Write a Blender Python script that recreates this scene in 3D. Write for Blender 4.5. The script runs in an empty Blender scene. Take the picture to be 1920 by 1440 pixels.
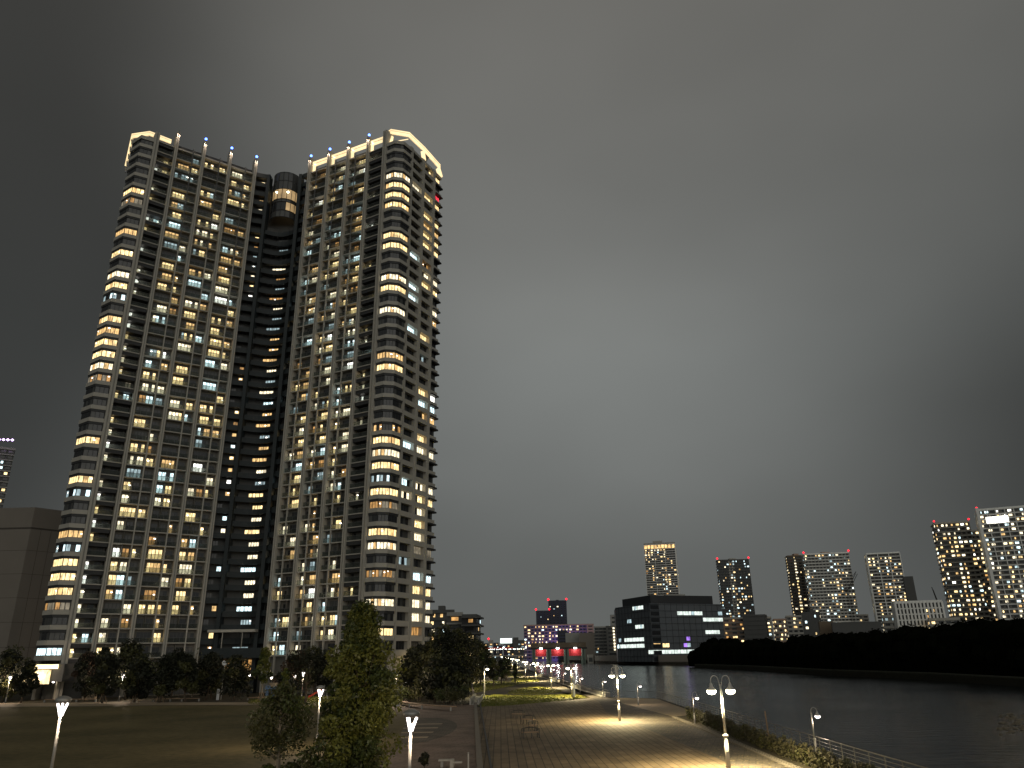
import bpy, math, random
import numpy as np
random.seed(7); RNG = np.random.default_rng(7)
R = math.radians
scene = bpy.context.scene
col = scene.collection

# ------------------------------------------------------------------ camera
F = 1403.0; TH = R(19.87); ROLL = R(0.87); H = 7.5     # focal length in pixels of a 1920 wide picture, tilt, roll, eye height
cam_d = bpy.data.cameras.new('camera'); cam = bpy.data.objects.new('camera', cam_d); col.objects.link(cam)
cam_d.sensor_width = 36; cam_d.lens = F/1920*36; cam_d.clip_start = 0.2; cam_d.clip_end = 9000
cam.location = (0, 0, H)
from mathutils import Matrix, Vector
cam.rotation_euler = (Matrix.Rotation(R(90)+TH, 3, 'X') @ Matrix.Rotation(-ROLL, 3, 'Z')).to_euler()
scene.camera = cam
scene.view_settings.view_transform = 'Standard'; scene.view_settings.look = 'None'
scene.view_settings.exposure = 0.0; scene.view_settings.gamma = 1
scene.cycles.use_denoising = True
scene.cycles.max_bounces = 6; scene.cycles.transparent_max_bounces = 16
scene.cycles.sample_clamp_indirect = 4.0; scene.cycles.sample_clamp_direct = 0

def ray(px, py):
    x, y = px-960, 720-py
    c, s = math.cos(ROLL), math.sin(ROLL)
    u, v = c*x+s*y, -s*x+c*y
    return (u, F*math.cos(TH)-v*math.sin(TH), F*math.sin(TH)+v*math.cos(TH))
def G(px, py, z=0.0):                      # where the sight line of a photo pixel meets height z
    r = ray(px, py); t = (z-H)/r[2]; return (r[0]*t, r[1]*t)
def atY(px, py, Y):                        # where it meets the upright plane at distance Y
    r = ray(px, py); t = Y/r[1]; return (r[0]*t, Y, r[2]*t+H)
def proj(X, Y, Z):
    Z -= H
    f = Y*math.cos(TH)+Z*math.sin(TH); v = -Y*math.sin(TH)+Z*math.cos(TH)
    u, v = X/f*F, v/f*F
    c, s = math.cos(ROLL), math.sin(ROLL)
    return (960+c*u-s*v, 720-(s*u+c*v))

# ------------------------------------------------------------------ sky and sun
def unit(v): v = Vector(v); return v.normalized()
world = bpy.data.worlds.new('World'); scene.world = world; world.use_nodes = True
nt = world.node_tree; nt.nodes.clear()
def wn(t, **k):
    n = nt.nodes.new(t)
    for a, b in k.items(): setattr(n, a, b)
    return n
out = wn('ShaderNodeOutputWorld'); addsh = wn('ShaderNodeAddShader')
bg1 = wn('ShaderNodeBackground'); bg2 = wn('ShaderNodeBackground')
sky = wn('ShaderNodeTexSky', sky_type='NISHITA', sun_disc=False)
SUN_EL, SUN_AZ = R(14), R(200)             # the glow of the city behind the camera, under cloud
sky.sun_elevation = R(-6); sky.sun_rotation = SUN_AZ
nt.links.new(sky.outputs[0], bg1.inputs[0]); bg1.inputs[1].default_value = 0.05
tc = wn('ShaderNodeTexCoord')
def blob(d, lo, hi, amt):
    dp = wn('ShaderNodeVectorMath', operation='DOT_PRODUCT'); dp.inputs[1].default_value = unit(d)
    nt.links.new(warp.outputs[0], dp.inputs[0])
    mr = wn('ShaderNodeMapRange', interpolation_type='SMOOTHERSTEP'); mr.inputs[1].default_value = lo; mr.inputs[2].default_value = hi
    mr.inputs[3].default_value = 0; mr.inputs[4].default_value = amt
    nt.links.new(dp.outputs['Value'], mr.inputs[0]); return mr.outputs[0]
ns = wn('ShaderNodeTexNoise'); ns.inputs['Scale'].default_value = 1.7; ns.inputs['Detail'].default_value = 3; ns.inputs['Roughness'].default_value = .45
mp = wn('ShaderNodeMapping'); mp.inputs['Scale'].default_value = (1, 1, 1.8); mp.inputs['Rotation'].default_value = (0, .5, 0)
nt.links.new(tc.outputs['Generated'], mp.inputs[0]); nt.links.new(mp.outputs[0], ns.inputs['Vector'])
sub = wn('ShaderNodeVectorMath', operation='SUBTRACT'); sub.inputs[1].default_value = (.5, .5, .5); nt.links.new(ns.outputs['Color'], sub.inputs[0])
scl = wn('ShaderNodeVectorMath', operation='SCALE'); scl.inputs['Scale'].default_value = .11; nt.links.new(sub.outputs[0], scl.inputs[0])
warp0 = wn('ShaderNodeVectorMath', operation='ADD'); nt.links.new(tc.outputs['Generated'], warp0.inputs[0]); nt.links.new(scl.outputs[0], warp0.inputs[1])
warp = wn('ShaderNodeVectorMath', operation='NORMALIZE'); nt.links.new(warp0.outputs[0], warp.inputs[0])
def addv(a, b):
    m = wn('ShaderNodeMath', operation='ADD')
    for i, q in enumerate((a, b)):
        if isinstance(q, float): m.inputs[i].default_value = q
        else: nt.links.new(q, m.inputs[i])
    return m.outputs[0]
tot = addv(0.045, blob(ray(1200, 130), .76, 1.0, .102))
tot = addv(tot, blob(ray(1000, 1280), .74, 1.0, .078))
nb = wn('ShaderNodeTexNoise'); nb.inputs['Scale'].default_value = 1.6; nb.inputs['Detail'].default_value = 3; nb.inputs['Roughness'].default_value = .5
nt.links.new(mp.outputs[0], nb.inputs['Vector'])
mrn = wn('ShaderNodeMapRange'); mrn.inputs[1].default_value = .3; mrn.inputs[2].default_value = .7; mrn.inputs[3].default_value = .88; mrn.inputs[4].default_value = 1.12
nt.links.new(nb.outputs['Fac'], mrn.inputs[0])
mul = wn('ShaderNodeMath', operation='MULTIPLY'); nt.links.new(tot, mul.inputs[0]); nt.links.new(mrn.outputs[0], mul.inputs[1])
tot = addv(mul.outputs[0], blob((.02, -1, .10), -.1, 1.0, .34))
tint = wn('ShaderNodeMix', data_type='RGBA')
tint.inputs[6].default_value = (.95, 1.0, .965, 1); tint.inputs[7].default_value = (1.02, .985, .90, 1)
sep = wn('ShaderNodeSeparateXYZ'); nt.links.new(tc.outputs['Generated'], sep.inputs[0])
mrz = wn('ShaderNodeMapRange'); mrz.inputs[1].default_value = .35; mrz.inputs[2].default_value = .85; nt.links.new(sep.outputs[2], mrz.inputs[0])
nt.links.new(mrz.outputs[0], tint.inputs[0])
nt.links.new(tint.outputs[2], bg2.inputs[0]); nt.links.new(tot, bg2.inputs[1])
nt.links.new(bg1.outputs[0], addsh.inputs[0]); nt.links.new(bg2.outputs[0], addsh.inputs[1]); nt.links.new(addsh.outputs[0], out.inputs[0])
sun_d = bpy.data.lights.new('sun', 'SUN'); sun = bpy.data.objects.new('sun', sun_d); col.objects.link(sun)
sun_d.energy = 0.22; sun_d.angle = R(40); sun_d.color = (1, .94, .84)
sd = Vector((math.sin(R(25)), -math.cos(R(25)), math.tan(SUN_EL)))   # towards the light: behind the camera, to the right
sun.rotation_euler = sd.to_track_quat('Z', 'Y').to_euler()

# ------------------------------------------------------------------ materials
MAT = {}
def new_mat(name):
    m = bpy.data.materials.new(name); m.use_nodes = True; MAT[name] = m
    return m, m.node_tree, m.node_tree.nodes['Principled BSDF']
def plain(name, c, rough=.7, metal=0, var=.12, scale=3.0, spec=.4, bump=0.0):
    m, t, b = new_mat(name)
    b.inputs['Roughness'].default_value = rough; b.inputs['Metallic'].default_value = metal
    b.inputs['Specular IOR Level'].default_value = spec
    geo = t.nodes.new('ShaderNodeNewGeometry'); n = t.nodes.new('ShaderNodeTexNoise'); n.inputs['Scale'].default_value = scale; n.inputs['Detail'].default_value = 5
    t.links.new(geo.outputs['Position'], n.inputs['Vector'])
    mx = t.nodes.new('ShaderNodeMix'); mx.data_type = 'RGBA'
    mx.inputs[6].default_value = (*[min(1, q*(1-var*1.6)) for q in c], 1); mx.inputs[7].default_value = (*[min(1, q*(1+var*1.6)) for q in c], 1)
    t.links.new(n.outputs['Fac'], mx.inputs[0]); t.links.new(mx.outputs[2], b.inputs['Base Color'])
    if bump:
        bp = t.nodes.new('ShaderNodeBump'); bp.inputs['Strength'].default_value = bump; bp.inputs['Distance'].default_value = .05
        t.links.new(n.outputs['Fac'], bp.inputs['Height']); t.links.new(bp.outputs[0], b.inputs['Normal'])
    return m
def glow(name, c, s, sample='AUTO', stripes=0.0):
    m, t, b = new_mat(name)
    b.inputs['Base Color'].default_value = (.05, .05, .05, 1); b.inputs['Roughness'].default_value = .3
    b.inputs['Emission Color'].default_value = (*c, 1); b.inputs['Emission Strength'].default_value = s
    if stripes:                                     # curtains, lamps and furniture behind the glass
        geo = t.nodes.new('ShaderNodeNewGeometry'); mpg = t.nodes.new('ShaderNodeMapping'); mpg.inputs['Scale'].default_value = (2.2, 2.2, .8) if name[0] == 'w' else (.35, .35, .3)
        n = t.nodes.new('ShaderNodeTexNoise'); n.inputs['Scale'].default_value = 1.0; n.inputs['Detail'].default_value = 3
        t.links.new(geo.outputs['Position'], mpg.inputs[0]); t.links.new(mpg.outputs[0], n.inputs['Vector'])
        mr = t.nodes.new('ShaderNodeMapRange'); mr.inputs[1].default_value = .32; mr.inputs[2].default_value = .68
        mr.inputs[3].default_value = s*(1-stripes); mr.inputs[4].default_value = s*(1+stripes*.9)
        t.links.new(n.outputs['Fac'], mr.inputs[0]); t.links.new(mr.outputs[0], b.inputs['Emission Strength'])
    m.cycles.emission_sampling = sample
    return m
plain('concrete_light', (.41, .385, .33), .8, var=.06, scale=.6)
plain('concrete_mid', (.33, .32, .29), .8, var=.08, scale=.6)
plain('concrete_dark', (.10, .10, .095), .8, var=.10)
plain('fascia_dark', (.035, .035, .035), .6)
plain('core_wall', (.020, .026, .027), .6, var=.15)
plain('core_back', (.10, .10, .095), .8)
plain('wall_grey', (.155, .145, .125), .85, var=.08, scale=.7)
plain('tube_dark', (.10, .10, .10), .5)
plain('frame_dark', (.03, .03, .03), .5)
plain('panel_beige', (.20, .175, .145), .85, var=.06, scale=.2)
plain('slab_white', (.80, .79, .74), .8, var=.04, scale=.3)
plain('joint', (.07, .06, .05), .9)
plain('office_skin', (.10, .11, .12), .45, var=.1, scale=.1)
plain('office_dark', (.018, .02, .023), .3)
plain('metal_grey', (.35, .34, .31), .45, metal=.6, var=.05)
plain('metal_pole', (.42, .40, .36), .5, metal=.2, var=.04)
plain('metal_dark', (.06, .058, .052), .5, metal=.3)
plain('kerb_stone', (.17, .15, .12), .9)
plain('rail_paint', (.13, .12, .10), .5, metal=.2)
plain('wood', (.30, .20, .12), .8, var=.2, scale=6)
plain('bark', (.10, .075, .05), .9, var=.3, scale=8, bump=.4)
plain('bark_pale', (.26, .22, .16), .9, var=.25, scale=9, bump=.3)
plain('leaf_a', (.050, .064, .014), .5, var=.3, scale=2.0)
plain('leaf_b', (.12, .125, .022), .5, var=.3, scale=2.0)
plain('leaf_olive', (.055, .055, .016), .6, var=.3)
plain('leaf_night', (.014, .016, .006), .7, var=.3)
plain('leaf_red', (.045, .026, .014), .7, var=.3)
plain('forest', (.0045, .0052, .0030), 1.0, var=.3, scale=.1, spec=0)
plain('shore_stone', (.05, .052, .035), .9, var=.3, scale=.6)
plain('gate_green', (.20, .25, .20), .7)
plain('gate_brown', (.16, .12, .08), .8)
plain('gate_red', (.40, .014, .018), .6)
plain('white_paint', (.62, .63, .64), .5)
plain('slide_red', (.5, .06, .03), .4)
plain('play_blue', (.10, .16, .25), .5)
plain('skin', (.45, .28, .2), .6)
plain('cloth_white', (.75, .72, .66), .9)
plain('cloth_dark', (.02, .02, .025), .9)
plain('hair', (.02, .015, .012), .7)
plain('purple_wall', (.13, .115, .19), .8)
plain('pink_wall', (.40, .27, .20), .8)
plain('navy_wall', (.045, .045, .075), .7)
plain('litter', (.30, .24, .12), .9, var=.3, scale=20)
plain('hedge_leaf', (.055, .050, .022), .7, var=.3)

def glassy(name, c, rough):
    m, t, b = new_mat(name); b.inputs['Base Color'].default_value = (*c, 1); b.inputs['Roughness'].default_value = rough
    geo = t.nodes.new('ShaderNodeNewGeometry'); n = t.nodes.new('ShaderNodeTexNoise'); n.inputs['Scale'].default_value = .8
    t.links.new(geo.outputs['Position'], n.inputs['Vector'])
    mr = t.nodes.new('ShaderNodeMapRange'); mr.inputs[3].default_value = rough*.5; mr.inputs[4].default_value = rough*1.8
    t.links.new(n.outputs['Fac'], mr.inputs[0]); t.links.new(mr.outputs[0], b.inputs['Roughness'])
    return m
glassy('glass_dark', (.025, .026, .027), .15)
glassy('glass_grey', (.075, .075, .07), .3)
# milky balcony glass: some light passes
m, t, b = new_mat('rail_glass')
tr = t.nodes.new('ShaderNodeBsdfTransparent'); tr.inputs[0].default_value = (.85, .9, .88, 1)
tl = t.nodes.new('ShaderNodeBsdfTranslucent'); tl.inputs[0].default_value = (.55, .57, .54, 1)
m1 = t.nodes.new('ShaderNodeMixShader'); m1.inputs[0].default_value = .30; m2 = t.nodes.new('ShaderNodeMixShader'); m2.inputs[0].default_value = .14
b.inputs['Base Color'].default_value = (.10, .105, .10, 1); b.inputs['Roughness'].default_value = .25
t.links.new(tr.outputs[0], m1.inputs[1]); t.links.new(tl.outputs[0], m1.inputs[2]); t.links.new(m1.outputs[0], m2.inputs[1]); t.links.new(b.outputs[0], m2.inputs[2])
t.links.new(m2.outputs[0], t.nodes['Material Output'].inputs[0])

PAL = {'warm': (1.0, .72, .33, 1.25), 'warm2': (1.0, .62, .24, .75), 'amber': (1.0, .52, .16, .38), 'cream': (1.0, .86, .58, 1.15),
       'cool': (.72, .95, 1.0, 1.25), 'cooldim': (.60, .80, .85, .42), 'white': (1.0, .97, .88, 1.9), 'dim': (.95, .80, .55, .16),
       'violet': (.45, .22, 1.0, .6), 'red': (1.0, .05, .08, 1.0)}
for k, v in PAL.items():
    glow('w_'+k, v[:3], v[3]*1.35, 'AUTO', .6)
    glow('f_'+k, v[:3], v[3]*1.7, 'NONE', .7)
glow('beam_light', (1.0, .77, .42), 1.3, 'AUTO', .16)  # crown beam and leg faces glow themselves, in place of hidden light lines
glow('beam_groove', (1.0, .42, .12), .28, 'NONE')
glow('bulb_yellow', (1.0, .93, .62), 22, 'NONE')
glow('bulb_pink', (1.0, .90, .84), 6, 'NONE')
glow('bulb_white', (.92, 1.0, .94), 9, 'NONE')
glow('bulb_blue', (.10, .22, 1.0), 7, 'NONE')
glow('bulb_red', (1.0, .012, .03), 3, 'NONE')
glow('bulb_violet', (.75, .5, 1.0), 5, 'NONE')
glow('lamp_glint', (1.0, .93, .78), 5.5, 'NONE')
glow('lobby_light', (1.0, .76, .38), 4.5, 'AUTO', .5)
glow('lobby_white', (.9, 1.0, .86), 4.0, 'AUTO', .5)
glow('office_light', (.88, 1.0, .92), 1.1, 'NONE', .35)
glow('sign_white', (.85, 1.0, .93), 2.2, 'NONE')
glow('red_line', (1.0, .12, .06), .45, 'NONE')

# ground materials
def ground_mat(name, c1, c2, scale, bump=.3, rough=.85, detail=8, extra=None):
    m, t, b = new_mat(name); b.inputs['Roughness'].default_value = rough; b.inputs['Specular IOR Level'].default_value = .25
    geo = t.nodes.new('ShaderNodeNewGeometry')
    n = t.nodes.new('ShaderNodeTexNoise'); n.inputs['Scale'].default_value = scale; n.inputs['Detail'].default_value = detail; n.inputs['Roughness'].default_value = .65
    n2 = t.nodes.new('ShaderNodeTexNoise'); n2.inputs['Scale'].default_value = scale*.07; n2.inputs['Detail'].default_value = 4
    for q in (n, n2): t.links.new(geo.outputs['Position'], q.inputs['Vector'])
    av = t.nodes.new('ShaderNodeMath'); av.operation = 'ADD'; t.links.new(n.outputs['Fac'], av.inputs[0]); t.links.new(n2.outputs['Fac'], av.inputs[1])
    mr = t.nodes.new('ShaderNodeMapRange'); mr.inputs[1].default_value = .75; mr.inputs[2].default_value = 1.25; t.links.new(av.outputs[0], mr.inputs[0])
    mx = t.nodes.new('ShaderNodeMix'); mx.data_type = 'RGBA'; mx.inputs[6].default_value = (*c1, 1); mx.inputs[7].default_value = (*c2, 1)
    t.links.new(mr.outputs[0], mx.inputs[0]); t.links.new(mx.outputs[2], b.inputs['Base Color'])
    bp = t.nodes.new('ShaderNodeBump'); bp.inputs['Strength'].default_value = bump; bp.inputs['Distance'].default_value = .1
    t.links.new(n.outputs['Fac'], bp.inputs['Height']); t.links.new(bp.outputs[0], b.inputs['Normal'])
    return m
ground_mat('turf_dormant', (.065, .058, .022), (.165, .130, .058), 1.2, .5)
ground_mat('turf_green', (.045, .060, .010), (.20, .185, .035), 1.1, 1.0)
ground_mat('earth', (.035, .032, .020), (.065, .055, .035), .8)
ground_mat('asphalt', (.05, .048, .044), (.07, .066, .06), 2)
ground_mat('path_stone', (.24, .19, .13), (.36, .29, .20), 1.5, .2)
ground_mat('terrain', (.02, .02, .018), (.03, .03, .026), .2)
def brick_mat(name, c1, c2, mortar, w, h, rot, rough=.8):
    m, t, b = new_mat(name); b.inputs['Roughness'].default_value = rough; b.inputs['Specular IOR Level'].default_value = .3
    geo = t.nodes.new('ShaderNodeNewGeometry'); mpp = t.nodes.new('ShaderNodeMapping'); mpp.inputs['Rotation'].default_value = (0, 0, rot)
    br = t.nodes.new('ShaderNodeTexBrick'); br.offset = .5
    br.inputs['Scale'].default_value = 1; br.inputs['Brick Width'].default_value = w; br.inputs['Row Height'].default_value = h
    br.inputs['Mortar Size'].default_value = .045; br.inputs['Mortar Smooth'].default_value = .3
    br.inputs['Color1'].default_value = (*c1, 1); br.inputs['Color2'].default_value = (*c2, 1); br.inputs['Mortar'].default_value = (*mortar, 1)
    t.links.new(geo.outputs['Position'], mpp.inputs[0]); t.links.new(mpp.outputs[0], br.inputs['Vector'])
    n = t.nodes.new('ShaderNodeTexNoise'); n.inputs['Scale'].default_value = .35; n.inputs['Detail'].default_value = 6; n.inputs['Roughness'].default_value = .7
    t.links.new(geo.outputs['Position'], n.inputs['Vector'])
    mr = t.nodes.new('ShaderNodeMapRange'); mr.inputs[1].default_value = .3; mr.inputs[2].default_value = .7; mr.inputs[3].default_value = .55; mr.inputs[4].default_value = 1.2
    t.links.new(n.outputs['Fac'], mr.inputs[0])
    mx = t.nodes.new('ShaderNodeVectorMath'); mx.operation = 'SCALE'; t.links.new(br.outputs['Color'], mx.inputs[0]); t.links.new(mr.outputs[0], mx.inputs['Scale'])
    t.links.new(mx.outputs[0], b.inputs['Base Color'])
    bp = t.nodes.new('ShaderNodeBump'); bp.inputs['Strength'].default_value = .5; bp.inputs['Distance'].default_value = .03; bp.invert = True
    t.links.new(br.outputs['Fac'], bp.inputs['Height']); t.links.new(bp.outputs[0], b.inputs['Normal'])
    return m
brick_mat('plaza_brick', (.205, .152, .092), (.155, .116, .070), (.072, .055, .036), 2.4, .62, R(90)-.02)
brick_mat('stone_setts', (.14, .12, .09), (.105, .09, .07), (.05, .043, .036), .9, .45, .3)
brick_mat('park_paving', (.22, .16, .12), (.19, .145, .11), (.12, .09, .07), 1.2, .6, .2)
# river
m, t, b = new_mat('river'); b.inputs['Base Color'].default_value = (.006, .008, .009, 1); b.inputs['Roughness'].default_value = .14; b.inputs['IOR'].default_value = 1.33; b.inputs['Specular IOR Level'].default_value = .38
geo = t.nodes.new('ShaderNodeNewGeometry'); mpp = t.nodes.new('ShaderNodeMapping'); mpp.inputs['Rotation'].default_value = (0, 0, .15); mpp.inputs['Scale'].default_value = (.30, .9, 1)
n = t.nodes.new('ShaderNodeTexNoise'); n.inputs['Scale'].default_value = .8; n.inputs['Detail'].default_value = 6; n.inputs['Roughness'].default_value = .6
t.links.new(geo.outputs['Position'], mpp.inputs[0]); t.links.new(mpp.outputs[0], n.inputs['Vector'])
n2 = t.nodes.new('ShaderNodeTexNoise'); n2.inputs['Scale'].default_value = .03; n2.inputs['Detail'].default_value = 3; t.links.new(mpp.outputs[0], n2.inputs['Vector'])
mr = t.nodes.new('ShaderNodeMapRange'); mr.inputs[1].default_value = .3; mr.inputs[2].default_value = .7; mr.inputs[3].default_value = .22; mr.inputs[4].default_value = .55
t.links.new(n2.outputs['Fac'], mr.inputs[0])
bp = t.nodes.new('ShaderNodeBump'); bp.inputs['Distance'].default_value = .8; t.links.new(mr.outputs[0], bp.inputs['Strength'])
t.links.new(n.outputs['Fac'], bp.inputs['Height']); t.links.new(bp.outputs[0], b.inputs['Normal'])

# ------------------------------------------------------------------ builders
class MB:
    def __init__(s): s.v = []; s.f = []; s.m = []; s.mats = []
    def mi(s, mat):
        if mat not in s.mats: s.mats.append(mat)
        return s.mats.index(mat)
    def quad(s, a, b, c, d, mat):
        n = len(s.v); s.v += [a, b, c, d]; s.f.append((n, n+1, n+2, n+3)); s.m.append(s.mi(mat))
    def hexa(s, p, mat):                # p: 4 bottom then 4 top points
        n = len(s.v); s.v += p; k = s.mi(mat)
        for q in ((3, 2, 1, 0), (4, 5, 6, 7), (0, 1, 5, 4), (1, 2, 6, 5), (2, 3, 7, 6), (3, 0, 4, 7)):
            s.f.append(tuple(n+i for i in q)); s.m.append(k)
    def box(s, x0, x1, y0, y1, z0, z1, mat):
        s.hexa([(x0, y0, z0), (x1, y0, z0), (x1, y1, z0), (x0, y1, z0), (x0, y0, z1), (x1, y0, z1), (x1, y1, z1), (x0, y1, z1)], mat)
    def prism(s, poly, z0, z1, mat, cap=True):
        n = len(s.v); k = s.mi(mat); L = len(poly)
        s.v += [(x, y, z0) for x, y in poly]+[(x, y, z1) for x, y in poly]
        for i in range(L):
            j = (i+1) % L; s.f.append((n+i, n+j, n+L+j, n+L+i)); s.m.append(k)
        if cap: s.f.append(tuple(n+L+i for i in range(L))); s.m.append(k); s.f.append(tuple(n+L-1-i for i in range(L))); s.m.append(k)
    def tube(s, pts, rad, mat, seg=8, cap=True):
        pts = [Vector(p) for p in pts]; k = s.mi(mat); n0 = len(s.v)
        if not hasattr(rad, '__len__'): rad = [rad]*len(pts)
        up = None
        for i, p in enumerate(pts):
            d = (pts[min(i+1, len(pts)-1)]-pts[max(i-1, 0)]).normalized()
            a = d.cross(Vector((0, 0, 1))) if up is None else up-d*up.dot(d)
            if a.length < 1e-3: a = d.cross(Vector((1, 0, 0)))
            a.normalize(); up = a; b_ = d.cross(a)
            for j in range(seg):
                t_ = 2*math.pi*j/seg; s.v.append(tuple(p+a*math.cos(t_)*rad[i]+b_*math.sin(t_)*rad[i]))
        for i in range(len(pts)-1):
            for j in range(seg):
                q = (j+1) % seg; s.f.append((n0+i*seg+j, n0+i*seg+q, n0+(i+1)*seg+q, n0+(i+1)*seg+j)); s.m.append(k)
        if cap:
            s.f.append(tuple(n0+j for j in range(seg))[::-1]); s.m.append(k)
            e = n0+(len(pts)-1)*seg; s.f.append(tuple(e+j for j in range(seg))); s.m.append(k)
    def lathe(s, prof, mat, c=(0, 0, 0), seg=14):       # prof: (radius, z)
        k = s.mi(mat); n0 = len(s.v)
        for r_, z in prof:
            for j in range(seg):
                t_ = 2*math.pi*j/seg; s.v.append((c[0]+r_*math.cos(t_), c[1]+r_*math.sin(t_), c[2]+z))
        for i in range(len(prof)-1):
            for j in range(seg):
                q = (j+1) % seg; s.f.append((n0+i*seg+j, n0+i*seg+q, n0+(i+1)*seg+q, n0+(i+1)*seg+j)); s.m.append(k)
    def add(s, o):
        n = len(s.v); s.v += o.v; mm = [s.mi(q) for q in o.mats]
        s.f += [tuple(i+n for i in f) for f in o.f]; s.m += [mm[i] for i in o.m]
    def build(s, name, parent=None, off=(0, 0, 0), smooth=False):
        me = bpy.data.meshes.new(name)
        v = [(a-off[0], b-off[1], c-off[2]) for a, b, c in s.v] if any(off) else s.v
        me.from_pydata(v, [], s.f)
        for q in s.mats: me.materials.append(MAT[q])
        if len(s.mats) > 1: me.polygons.foreach_set('material_index', s.m)
        if smooth: me.polygons.foreach_set('use_smooth', [True]*len(s.f))
        o = bpy.data.objects.new(name, me); col.objects.link(o)
        if parent: o.parent = parent
        return o
    def center(s):
        a = np.array(s.v); return a.mean(0)
def tag(o, label=None, cat=None, group=None, kind=None):
    if label: o['label'] = label
    if cat: o['category'] = cat
    if group: o['group'] = group
    if kind: o['kind'] = kind
    return o
def thing(name, label, cat, loc=(0, 0, 0), rz=0, group=None):
    o = bpy.data.objects.new(name, None); col.objects.link(o); o.empty_display_size = .5
    o.location = loc; o.rotation_euler = (0, 0, rz); return tag(o, label, cat, group)
def copy_tree(o, parent=None):
    c = o.copy(); col.objects.link(c); c.parent = parent
    for ch in list(o.children): copy_tree(ch, c)
    return c
def struct(name, mb): return tag(mb.build(name), kind='structure')
def capped(parts, name, parent, off, cap=100):
    """parts: list of MB in world coordinates; the ones that show largest become parts, the rest one stuff part"""
    def size(p):
        a = np.array(p.v); q = [proj(*w) for w in (a.min(0), a.max(0))]
        return -abs(q[0][0]-q[1][0]+.5)*abs(q[0][1]-q[1][1]+.5)
    parts = sorted(parts, key=size)
    for p in parts[:cap]: p.build(name, parent, off)
    if len(parts) > cap:
        r = MB()
        for p in parts[cap:]: r.add(p)
        tag(r.build(name, parent, off), kind='stuff')
def lamp_light(kind, parent, loc, energy, color, size=.12, spot=None, direction=None):
    d = bpy.data.lights.new('lamp_light', kind); d.energy = energy; d.color = color; d.shadow_soft_size = size
    o = bpy.data.objects.new('lamp_light', d); col.objects.link(o); o.parent = parent; o.location = loc
    if kind == 'SPOT':
        d.spot_size = spot; d.spot_blend = .8; o.rotation_euler = Vector(direction).to_track_quat('-Z', 'Y').to_euler()
    return o

# ------------------------------------------------------------------ ground, river, paths
mb = MB(); S = 6000
mb.quad((-S, -S, -6), (S, -S, -6), (S, S, -6), (-S, S, -6), 'terrain'); struct('ground', mb)
mb = MB(); mb.quad((-200, -300, -2.6), (2500, -300, -2.6), (2500, 2500, -2.6), (-200, 2500, -2.6), 'river'); struct('river', mb)
EDGE = [(24, -60), (23.2, 56), (24.2, 100), (24.6, 140), (16.9, 146), (15.3, 170), (13.2, 210), (9.9, 274), (7.6, 338), (3.5, 450), (-2, 640), (-14, 1100)]
left = [(-2500, -60)]+EDGE+[(-14, 2400), (-2500, 2400)]
mb = MB(); mb.prism(left, -5, 0, 'earth'); struct('land', mb)
# dividing kerb wall line between park paving and riverside plaza
def divx(Y): return -2.5-0.0558*(Y-58.8) if Y < 132 else -6.6-.062*(Y-132)
mb = MB()
mb.prism([(divx(20)-.4, 20), (divx(132)-.4, 132), (divx(240)-.4, 240), (divx(240)+.05, 240), (divx(132)+.05, 132), (divx(20)+.05, 20)], 0, .18, 'kerb_stone')
mb.prism([(divx(20)+.55, 20), (divx(132)+.55, 132), (divx(132)+.7, 132), (divx(20)+.7, 20)], 0, .10, 'fascia_dark')
struct('kerb_line', mb)
mb = MB(); bl = [G(*p) for p in ((1121, 1329), (1333, 1417))]
sl = (bl[1][0]-bl[0][0])/(bl[1][1]-bl[0][1])
def bx(Y): return bl[0][0]+sl*(Y-bl[0][1])
mb.prism([(divx(20)+.06, 20), (divx(124)+.06, 124), (13, 148), (13.6, 135), (bx(110), 110), (bx(20), 20)][::1], 0, .008, 'plaza_brick')
struct('plaza_paving', mb)
mb = MB(); mb.prism([(bx(20)+.003, 20), (bx(110)+.003, 110), (13.602, 135), (13.3, 147), (11.4, 200), (8.6, 262), (5.5, 345), (-3.5, 640), (-4.5, 640), (3.2, 345), (5.6, 262), (7.2, 200), (9, 168), (13.0, 160), (17.2, 140), (18.9, 100), (18, 20)][::1], 0, .004, 'stone_setts')
struct('promenade', mb)
mb = MB(); mb.prism([(16.6, 128), (17.5, 143), (24.0, 139), (23.4, 104), (19.2, 101)], 0, .012, 'path_stone'); struct('terrace', mb)
mb = MB(); mb.prism([(18, 20), (18.95, 100), (19.15, 100), (18.2, 20)], 0, .14, 'kerb_stone'); mb.prism([(18.5, 20), (19.4, 100), (19.5, 100), (18.6, 20)], 0, .10, 'kerb_stone'); struct('kerb', mb)
# embankment parapet along the water
def offset_line(pts, d):
    o = []
    for i, p in enumerate(pts):
        a = Vector(pts[max(i-1, 0)]); b_ = Vector(pts[min(i+1, len(pts)-1)]); t_ = (b_-a).normalized(); o.append((p[0]+t_.y*d, p[1]-t_.x*d))
    return o
par = EDGE[4:]; inn = offset_line(par, -1.3); inn2 = offset_line(par, -.9)
mb = MB()
for i in range(len(par)-1):
    a, b_, c, d = par[i], par[i+1], inn2[i+1], inn2[i]
    mb.hexa([(*a, 0), (*b_, 0), (*c, 0), (*d, 0), (*a, .75), (*b_, .75), (*c, .75), (*d, .75)], 'concrete_dark')
    c, d = inn2[i+1], inn2[i]; e, f_ = inn[i+1], inn[i]
    mb.hexa([(*d, 0), (*c, 0), (*e, 0), (*f_, 0), (*d, .16), (*c, .16), (*e, .16), (*f_, .16)], 'concrete_mid')
tag(mb.build('embankment_wall'), 'low dark concrete parapet running along the river edge of the promenade', 'wall')

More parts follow.
